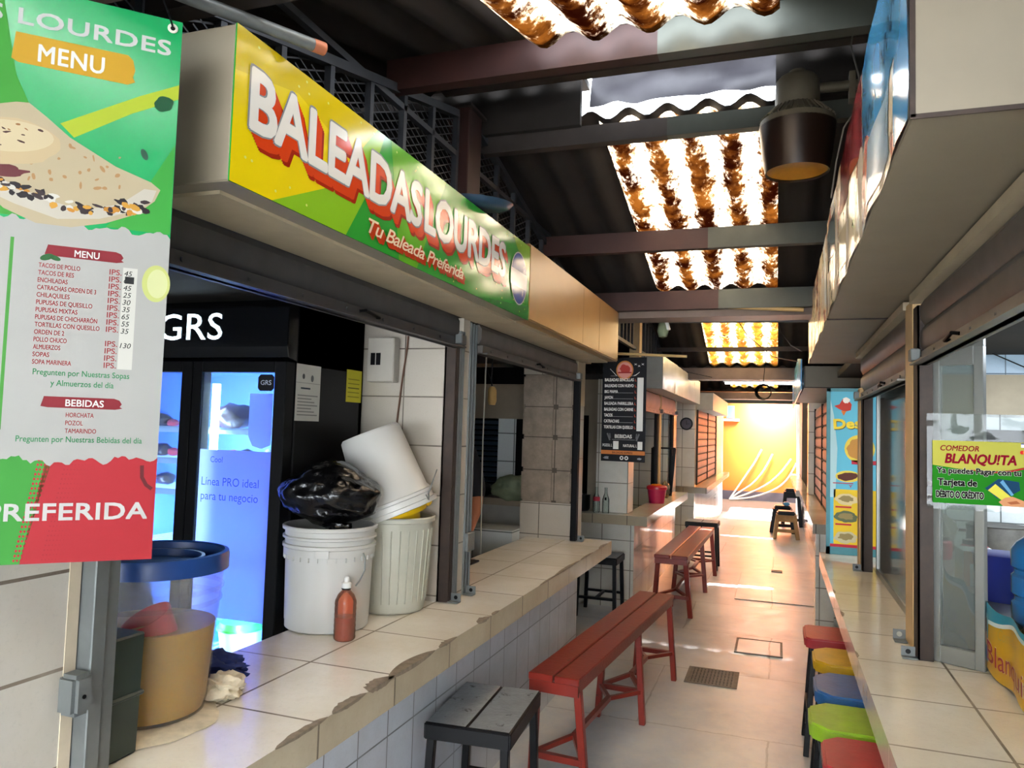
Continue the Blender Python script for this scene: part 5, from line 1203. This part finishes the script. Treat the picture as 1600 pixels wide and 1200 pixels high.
def pstool(t, x, y, h, m, w=.17):
    g = G('black'); g.prism([(x-w*.8, y-w*.8, h-.06), (x+w*.8, y-w*.8, h-.06), (x+w*.8, y+w*.8, h-.06), (x-w*.8, y+w*.8, h-.06)], (0, 0, .06)); g.obj('seat', t, bev=.02, seg=2)
    for sx in (-1, 1):
        for sy in (-1, 1): G(m).bar((x+sx*w*.7, y+sy*w*.7, h-.06), (x+sx*w, y+sy*w, 0), .06, .05).obj('leg', t, bev=.006)
    g = G(m); g.box(x-w*.8, x+w*.8, y-w*.84, y-w*.74, h-.16, h-.06).box(x-w*.8, x+w*.8, y+w*.74, y+w*.84, h-.16, h-.06).box(x-w*.95, x+w*.95, y-w*.98, y-w*.86, .1, .15).box(x-w*.84, x-w*.74, y-w*.8, y+w*.8, h-.16, h-.06).box(x+w*.74, x+w*.84, y-w*.8, y+w*.8, h-.16, h-.06); g.obj('skirt', t)
pstool(t, .13, 12.55, .42, 'wood')
t = thing('plastic_stool', 'dark stool just behind the tan plastic one, by the far right counter', 'stool', (.10, 13.3, 0), 'stools at the far right counter'); pstool(t, .08, 13.3, .44, 'black')
t = thing('plastic_stool', 'tall dark stool farthest along the right counter, against it', 'stool', (.10, 13.3, 0), 'stools at the far right counter'); pstool(t, .24, 14.3, .66, 'black', .15)
for x, y, h, lb in ((.20, 12.95, .45, 'small blue cloth draped by the dark stool at the far right counter'), ): 
    g = G('cyanp'); g.obox((.14, 13.22, .471), (1, 0, 0), (0, 1, 0), (0, 0, 1), .05, .05, .03); o = g.obj('cloth', bev=.015, seg=2); tag(o, lb, 'cloth')
# ================================================================== LEFT STALL THREE
g = G('counteredge_r'); g.box(-1.03, -1.55+.3, 6.40, 9.42, .77, .85, top='countertop_r', ends='counterend'); g.box(-1.9, -1.25, 6.40, 6.78, .77, .85, top='countertop_r', ends='counterend')
o = g.obj('tiled_counter'); tag(o, 'L-shaped cream tiled counter holding the pink pail, past the gap on the left', 'counter')
t = thing('shop_sign', 'blank silver sign box over the counter with the pink pail', 'sign', (-1.1, 6.95, 1.96))
G('dimwhite').box(-1.2, -1.003, 6.95, 10.45, 1.965, 2.27).obj('box', t, bev=.003)
g = G('silver'); g.grid(lambda u, v: (-1.0+.006*noise.noise(Vector((u*22, v*1.5, 4))), 6.95+u*3.5, 1.965+.305*v), 90, 4); g.obj('silver_face', t, smooth=70)
shutter(6.85, 8.10, 1.76, 1.965, -1.2, 1, 'pink', 'rolled-up pinkish shutter beside the black menu banner', None)
shutter(8.24, 9.85-.5, 1.78, 1.965, -1.2, 1, 'pink', 'rolled-up pinkish shutter past the pale post, over the pink pail counter', None)
rail('shutter_rail', 'black shutter rail left of the pale post, by the pink pail', -1.235, -1.2, 8.02, 8.09, zc, 1.8, 'black')
rail('shutter_rail', 'black shutter rail at the far end of the pink pail counter', -1.235, -1.2, 9.24, 9.34, zc, 1.8, 'black')
t = thing('painted_post', 'pale post between the two pinkish shutters', 'post', (-1.2, 8.16, zc)); G('ochre').box(-1.24, -1.19, 8.11, 8.23, zc, 1.97).obj('post', t, bev=.004)
struct(G('celltile').box(-3.0, -1.25, 9.2, 9.3, 0, 2.02), 'wall_left')
g = G('stick'); g.cyl((-1.24, 5.369, 2.128), (-.60, 5.298, 2.092), .010, n=12); g.tube([(-1.235, 5.369, 2.128), (-1.262, 5.37, 2.36)], .006, 6); o = g.obj('wooden_stick', smooth=40); tag(o, 'pale wooden stick across the gap, black menu banner hung from it', 'stick')
t = thing('menu_banner', 'black hanging menu banner with round logo past the tan box sign', 'banner', (-1.03, 5.33, 1.34))
mo = Vector((-1.205, 5.365, 1.345)); mu = Vector((1, -.11, 0)).normalized(); mn = mu.cross(Vector((0, 0, 1))); MW, MH = .325, .745
g = G(ink('#17181c', .4)); g.prism([mo-mn*.003, mo-mn*.003+mu*MW, mo-mn*.003+mu*MW+Vector((0, 0, MH)), mo-mn*.003+Vector((0, 0, MH))], mn*.0028); g.obj('vinyl_sheet', t)
q = Panel(mo, mu, (0, 0, 1), .0008)
q.rect(0, MW, .05, .078, '#b8703a', 1); q.ell(.165, .655, .064, .068, '#b8743a', 1); q.ell(.165, .655, .055, .058, '#c98a80', 2); q.ell(.165, .665, .04, .03, '#a83a34', 2.4, jag=.3); q.rect(.115, .215, .632, .642, '#8e2a2a', 2.6)
q.rect(.26, .305, .22, .60, '#cfd0cc', 1); q.rect(.09, .13, .088, .145, '#cfd0cc', 1); q.rect(.27, .305, .088, .145, '#cfd0cc', 1)
for k in range(3): q.stroke([(.055+k*.012, .665-k*.012), (.085+k*.01, .635-k*.01)], .0035, '#d9d9d6', 1.2); q.stroke([(.275-k*.012, .64-k*.01), (.245-k*.006, .615)], .0035, '#d9d9d6', 1.2)
for k in range(3): q.text('x', .235+k*.026, .69-.012*(k % 2), .02, .018, '#d9d9d6', 1.2)
q.ell(.155, .026, .014, .014, '#dcdcda', 1); q.ell(.155, .026, .007, .007, '#17181c', 1.4); q.ell(.19, .026, .014, .014, '#dcdcda', 1); q.ell(.19, .026, .007, .007, '#17181c', 1.4)
q.ell(.04, .024, .02, .010, '#8a8f94', 1, jag=.6); q.ell(.285, .024, .014, .008, '#8a8f94', 1, jag=.6)
for s, a in ((1, .045), (-1, .28)): q.stroke([(a, .20), (a+s*.012, .17), (a+s*.02, .15)], .012, '#5a5d60', 1); q.stroke([(a+s*.018, .20), (a+s*.022, .165)], .008, '#5a5d60', 1)
q.rect(.06, .24, .612, .614, '#9a9c9e', 1); q.rect(.08, .25, .155, .157, '#9a9c9e', 1); q.obj('printed_design', t)
q = Panel(mo, mu, (0, 0, 1), .0008)
ln = ['BALEADAS SENCILLAS', 'BALEADAS CON HUEVO', 'BIG MAMA', 'JAMON', 'BALEADA PARRILLERA', 'BALEADAS CON CARNE', 'TACOS', 'CATRACHAS', 'TORTILLAS CON QUESILLO']
for i, s in enumerate(ln):
    b = .575-i*.0425; w_ = min(.215, .0125*len(s)); q.text(s, .018, b, w_, .022, '#d6d6d2', 2, bold=.03)
    if w_ < .2: q.rect(.02+w_, .232, b, b+.002, '#9a9c9e', 1.5)
    q.text('L', .243, b, .011, .018, '#b8503a', 2, bold=.03)
q.obj('lettering', t)
for s_, a_, b_, w_, h_, c_, bo in (('BEBIDAS', .102, .168, .125, .026, '#c9c9c5', .04), ('POZOL L', .012, .105, .07, .02, '#d6d6d2', .02), ('NATURAL L', .165, .105, .10, .02, '#d6d6d2', .02), ('BALEADAS EXPRESS', .085, .0565, .15, .015, '#3a2418', .02)):
    q = Panel(mo, mu, (0, 0, 1), .0008); q.text(s_, a_, b_, w_, h_, c_, 2, bold=bo); q.obj('lettering', t)

g = G('black')
for a in (.02, .305): g.tube([mo+mu*a+Vector((0, 0, MH-.01)), mo+mu*a+Vector((0, 0, MH+.028))], .002, 6)
g.obj('tie', t)
t = thing('pail', 'pink lidded pail standing on the left counter past the black menu banner', 'pail', (-1.30, 8.1, zc)); px, py = -1.155, 7.75
g = G(mat('pailpink', '#c22a55', .35, 0, .06)); g.lathe((px, py, zc), [(0, 0), (.075, 0), (.095, .15), (0, .15)], 32); g.obj('body', t, smooth=40); g = G('redplastic'); g.lathe((px, py, zc), [(.095, .135), (.104, .14), (.104, .165), (.085, .178), (0, .178)], 32); tag(g.obj('lid', t, smooth=40), 'red lid'); g = G(ink('#e88a1c')); g.lathe((px-.005, py, zc+.178), [(.055, 0), (.05, .01), (0, .01)], 24); tag(g.obj('cup_top', t), 'orange top')
for x, y, lb, red in ((-1.49, 6.50, 'clear glass bottle with a red label against the tiled pillar', True), (-1.405, 6.49, 'clear glass bottle right of the red-labelled one, against the tiled pillar', False)):
    t = thing('glass_bottle', lb, 'bottle', (x, y, zc), 'empty glass bottles by the tiled pillar'); g = G('bottleglass'); g.lathe((x, y, zc), [(0, 0), (.028, 0), (.030, .006), (.030, .12), (.013, .17), (.0115, .21), (.013, .212), (.013, .22), (.010, .22)], 24); g.obj('bottle', t, smooth=50)
    if red: g = G('redplastic'); g.lathe((x, y, zc), [(.0305, .10), (.0308, .101), (.0308, .135), (.027, .135)], 24); g.obj('label_band', t)
    else: g = G('black'); g.obox((x+.004, y-.03, zc+.125), (1, 0, 0), (0, 1, 0), (0, 0, 1), .008, .003, .012); g.obj('label_spot', t)
g = G('bagclear'); g.blob((-1.16, 8.42, zc+.09), .05, .05, .09, .4, 2, 8, 3, -.97); g.use('cardboard'); g.blob((-1.16, 8.42, zc+.035), .035, .035, .035, .3, 3, 4, 3, -.97); o = g.obj('plastic_bag', smooth=60); tag(o, 'clear bag of snacks on the counter right of the pink pail', 'bag')
t = thing('easel_frame', 'black empty frame leaning on the counter inside the pink pail stall', 'frame', (-1.15, 8.8, zc)); g = G('black'); g.bar((-1.36, 8.75, 1.39), (-1.10, 8.75, 1.39), .03, .02); g.bar((-1.11, 8.75, 1.39), (-1.15, 8.75, zc), .035, .03); g.bar((-1.36, 8.75, 1.39), (-1.36, 8.75, zc), .03, .02); g.obj('frame_bars', t)
t = thing('wall_clock', 'round dark wall clock on the tiled wall past the silver sign', 'clock', (-1.2, 10.46, 1.7)); mx = Euler((radians(90), 0, 0)).to_matrix(); g = G('black'); g.lathe((-1.175, 10.468, 1.70), [(.07, 0), (.085, 0), (.085, .03), (.07, .03), (.066, .012)], 32, mx); g.obj('rim', t, smooth=40); g = G('slate'); g.lathe((-1.175, 10.468, 1.70), [(.07, .012), (0, .012)], 32, mx); g.use('black'); g.obox((-1.175, 10.453, 1.715), (1, 0, 0), (0, 1, 0), (0, 0, 1), .003, .002, .03); g.obox((-1.155, 10.453, 1.70), (1, 0, 0), (0, 1, 0), (0, 0, 1), .022, .002, .003); g.obj('dial', t)
t = thing('dark_pot', 'dark pot on the counter ledge in the gap, left of the tiled pillar', 'pot', (-1.66, 6.62, zc)); g = G('blackmetal'); g.lathe((-1.66, 6.60, zc), [(0, 0), (.075, 0), (.09, .02), (.09, .14), (.095, .145), (.085, .14), (0, .13)], 28); g.obj('pot', t, smooth=40)
# left stall four
counter(-1.4, -.89, 10.40, 15.3, 'counteredge_r', 'countertop_r', 'counterend', 'cream tiled counter under the closed orange-pink shutters on the left')
closed(10.66, 13.85, -1.06, 1, 'closed orange-pink slatted shutter far on the left', 10, .87, 1.90)
t = thing('shop_sign', 'white sign box farthest on the left, above the closed shutter', 'sign', (-1.0, 10.9, 1.9)); G('dimwhite').box(-1.12, -.853, 10.75, 13.95, 1.90, 2.14).obj('box', t, bev=.003); g = G('white'); g.box(-.853, -.85, 10.75, 13.95, 1.90, 2.14); g.obj('white_face', t)

# ================================================================== OVERHEAD THINGS
lx, ly = .055, 2.80
t = thing('warehouse_lamp', 'brown bell-shaped warehouse lamp hanging under the roof beams', 'lamp', (lx, ly, 2.49))
g = G('lampbrown'); g.lathe((lx, ly, 2.49), [(.108, 0), (.118, .06), (.130, .165), (.124, .168), (.112, .06), (.102, .004), (.108, 0)], 56); g.obj('shade', t, smooth=40)
g = G('amber'); g.lathe((lx, ly, 2.49), [(.103, .008), (.07, .03), (0, .04)], 40); tag(g.obj('amber_lens', t, smooth=60), 'amber lens')
g = G('lampgrey'); g.lathe((lx, ly, 2.49), [(.130, .163), (.126, .185), (.10, .205), (.082, .232), (.076, .236), (.074, .33), (.062, .345), (.03, .35), (.028, .37), (0, .37)], 48)
for k in range(36): a = 2*pi*k/36; g.bar((lx+.127*cos(a), ly+.127*sin(a), 2.678), (lx+.083*cos(a), ly+.083*sin(a), 2.722), .004, .006)
g.obj('ballast_housing', t, smooth=40)
g = G('lampgrey'); g.tube([(lx+.06, ly, 2.79), (lx+.2, ly+.03, 2.80), (lx+.26, ly+.03, 2.80)], .018, 10); g.box(lx+.17, lx+.19, ly-.0, ly+.05, 2.74, 2.84).box(lx+.25, lx+.30, ly-.03, ly+.09, 2.76, 2.90); g.obj('arm', t, smooth=40)
g = G('iron'); g.tube([(.20, 2.5, 2.93), (.215, 2.5, 2.86), (.205, 2.5, 2.78), (.228, 2.5, 2.68), (.235, 2.5, 2.6), (.185, 2.5, 2.52), (.165, 2.5, 2.42), (.15, 2.5, 2.3)], .003, 6); o = g.obj('loose_wire', smooth=60); tag(o, 'thin loose wire dangling right of the warehouse lamp', 'wire')
g = G('stick'); g.cyl((-.95, 4.86, 2.405), (.14, 4.86, 2.33), .014, n=12); o = g.obj('wooden_pole', smooth=40); tag(o, 'long pale pole slung under the second roof beam', 'pole')
g = G('steel'); g.cyl((-.85, 5.6, 2.385), (.26, 5.6, 2.368), .012, n=12); g.tube([(-.80, 5.6, 2.385), (-.80, 5.6, 2.70)], .003, 6); g.tube([(.2, 5.6, 2.37), (.2, 5.6, 2.70)], .003, 6); o = g.obj('conduit_pipe', smooth=40); tag(o, 'thin grey conduit pipe crossing the aisle past the wooden pole', 'pipe')
t = thing('bulb_socket', 'bare bulb holder hanging at the left end of the conduit pipe', 'bulb holder', (-.79, 5.3, 2.22)); g = G('sack'); g.lathe((-.79, 5.45, 2.24), [(0, 0), (.03, .01), (.04, .05), (.035, .10), (.02, .125), (0, .13)], 24); g.obj('holder', t, smooth=40); g = G('white'); g.obox((-.755, 5.43, 2.33), (1, 0, .3), (0, 1, 0), (-.3, 0, 1), .012, .02, .035); g.obj('clip', t, bev=.004); g = G('black'); g.tube([(-.79, 5.45, 2.36), (-.88, 5.3, 2.42), (-1.0, 5.15, 2.50)], .005, 6); g.obj('wire', t)
t = thing('tube_light', 'lit fluorescent tube light across the far end of the aisle', 'lamp', (-.2, 9.6, 2.20)); g = G('white'); g.box(-.64, .24, 9.58, 9.64, 2.215, 2.25); g.obj('fitting', t); g = G('tube'); g.cyl((-.62, 9.60, 2.203), (.22, 9.60, 2.203), .013, n=12); g.obj('tube', t); g = G('iron')
for x in (-.5, .1): g.tube([(x, 9.61, 2.25), (x, 9.61, 2.62)], .003, 6)
g.obj('hanger', t)
t = thing('cable_coil', 'black coil of cable hanging above the far end of the aisle', 'cable coil', (-.155, 8.5, 2.03)); g = G('black')
for k in range(4):
    R_ = .082-.004*k; g.tube([(-.155+R_*cos(a)+.004*k, 8.5+.01*k, 2.035+R_*sin(a)) for a in [2*pi*i/28 for i in range(29)]], .007, 6, cap=False)
g.obj('loops', t, smooth=60); g = G('black'); g.tube([(-.155, 8.5, 2.115), (-.14, 8.5, 2.3), (-.10, 8.4, 2.635)], .004, 6); g.obj('hanging_wire', t)
for pts, lb in (([(-.40, 6.2, 2.62), (-.25, 6.6, 2.40), (-.05, 7.2, 2.28), (.2, 7.6, 2.27)], 'sagging wire crossing the second skylight'), ([(-.05, 6.2, 2.6), (.02, 6.6, 2.42), (.1, 7.0, 2.36), (.2, 7.4, 2.35)], 'short sagging wire right of the second skylight'), ([(-1.1, 8.9, 2.30), (-.7, 9.0, 2.22), (-.2, 9.0, 2.2)], 'dark wire drooping toward the tube light')):
    g = G('black'); g.tube(pts, .004, 6); o = g.obj('roof_wire', smooth=60); tag(o, lb, 'wire')

# ================================================================== FLOOR FITTINGS, FAR COURT
t = thing('floor_drain', 'rectangular iron drain grate in the aisle floor', 'drain', (-.38, 5.1, 0)); g = G('iron')
dc = Vector((-.385, 5.10, 0)); g.box(dc.x-.16, dc.x+.16, dc.y-.17, dc.y-.15, .0005, .006).box(dc.x-.16, dc.x+.16, dc.y+.15, dc.y+.17, .0005, .006).box(dc.x-.16, dc.x-.14, dc.y-.15, dc.y+.15, .0005, .006).box(dc.x+.14, dc.x+.16, dc.y-.15, dc.y+.15, .0005, .006); g.obj('frame', t)
g = G('iron')
for k in range(13): x = dc.x-.132+k*.022; g.box(x-.006, x+.006, dc.y-.15, dc.y+.15, .0008, .005)
for k in range(5): y = dc.y-.12+k*.06; g.box(dc.x-.14, dc.x+.14, y-.004, y+.004, .0008, .005)
g.obj('grate_bars', t); g = G('black'); g.box(dc.x-.14, dc.x+.14, dc.y-.15, dc.y+.15, .0003, .0007); g.obj('pit', t)
t = thing('manhole_cover', 'square concrete manhole cover in the aisle just past the drain grate', 'manhole cover', (-.12, 5.95, 0)); g = G(M['floor']); g.box(-.27, .03, 5.76, 6.14, .0008, .006); g.obj('lid', t, bev=.002); g = G('iron'); g.box(-.285, .045, 5.745, 5.76, .0008, .008).box(-.285, .045, 6.14, 6.155, .0008, .008).box(-.285, -.27, 5.76, 6.14, .0008, .008).box(.03, .045, 5.76, 6.14, .0008, .008); g.obj('rim', t)
t = thing('manhole_cover', 'large sunken concrete cover in the middle of the aisle, right of the second bench', 'manhole cover', (.05, 8.3, 0)); g = G(M['floor']); g.box(-.38, .40, 7.6, 9.1, .0008, .008); g.obj('slab', t, bev=.003); g = G('iron'); g.box(-.06, .06, 9.3, 9.42, .0008, .009); g.obj('lifting_plate', t)
for i, pts in enumerate(([(-1.10, 19.15, .02), (-.95, 19.2, .26), (-.70, 19.24, .66), (-.52, 19.27, .95), (-.37, 19.3, 1.25)], [(-1.10, 19.13, .02), (-.85, 19.17, .22), (-.58, 19.2, .42), (-.32, 19.24, .75), (-.12, 19.28, 1.15)], [(-1.10, 19.11, .02), (-.7, 19.12, .17), (-.25, 19.15, .42), (.05, 19.2, .70), (.30, 19.26, 1.05)], [(-1.10, 19.09, .02), (-.6, 19.08, .10), (-.1, 19.1, .30), (.2, 19.15, .55), (.42, 19.22, .95)])):
    P4 = [Vector(p) for p in pts]; sm = []
    for k in range(len(P4)-1):
        p0, p1, p2, p3 = P4[max(k-1, 0)], P4[k], P4[k+1], P4[min(k+2, len(P4)-1)]
        for j in range(6):
            s_ = j/6; sm.append(.5*((2*p1)+(p2-p0)*s_+(2*p0-5*p1+4*p2-p3)*s_**2+(3*p1-p0-3*p2+p3)*s_**3))
    sm.append(P4[-1]); g = G('hose'); g.tube(sm, .022, 8); o = g.obj('white_hose', smooth=60)
    tag(o, ['topmost and shortest white hose fanning up the orange wall', 'second white hose from the top of the fan on the orange wall', 'third white hose from the top of the fan, reaching far right on the orange wall', 'lowest white hose of the fan in front of the orange wall'][i], 'hose', 'white hoses fanned against the orange wall')
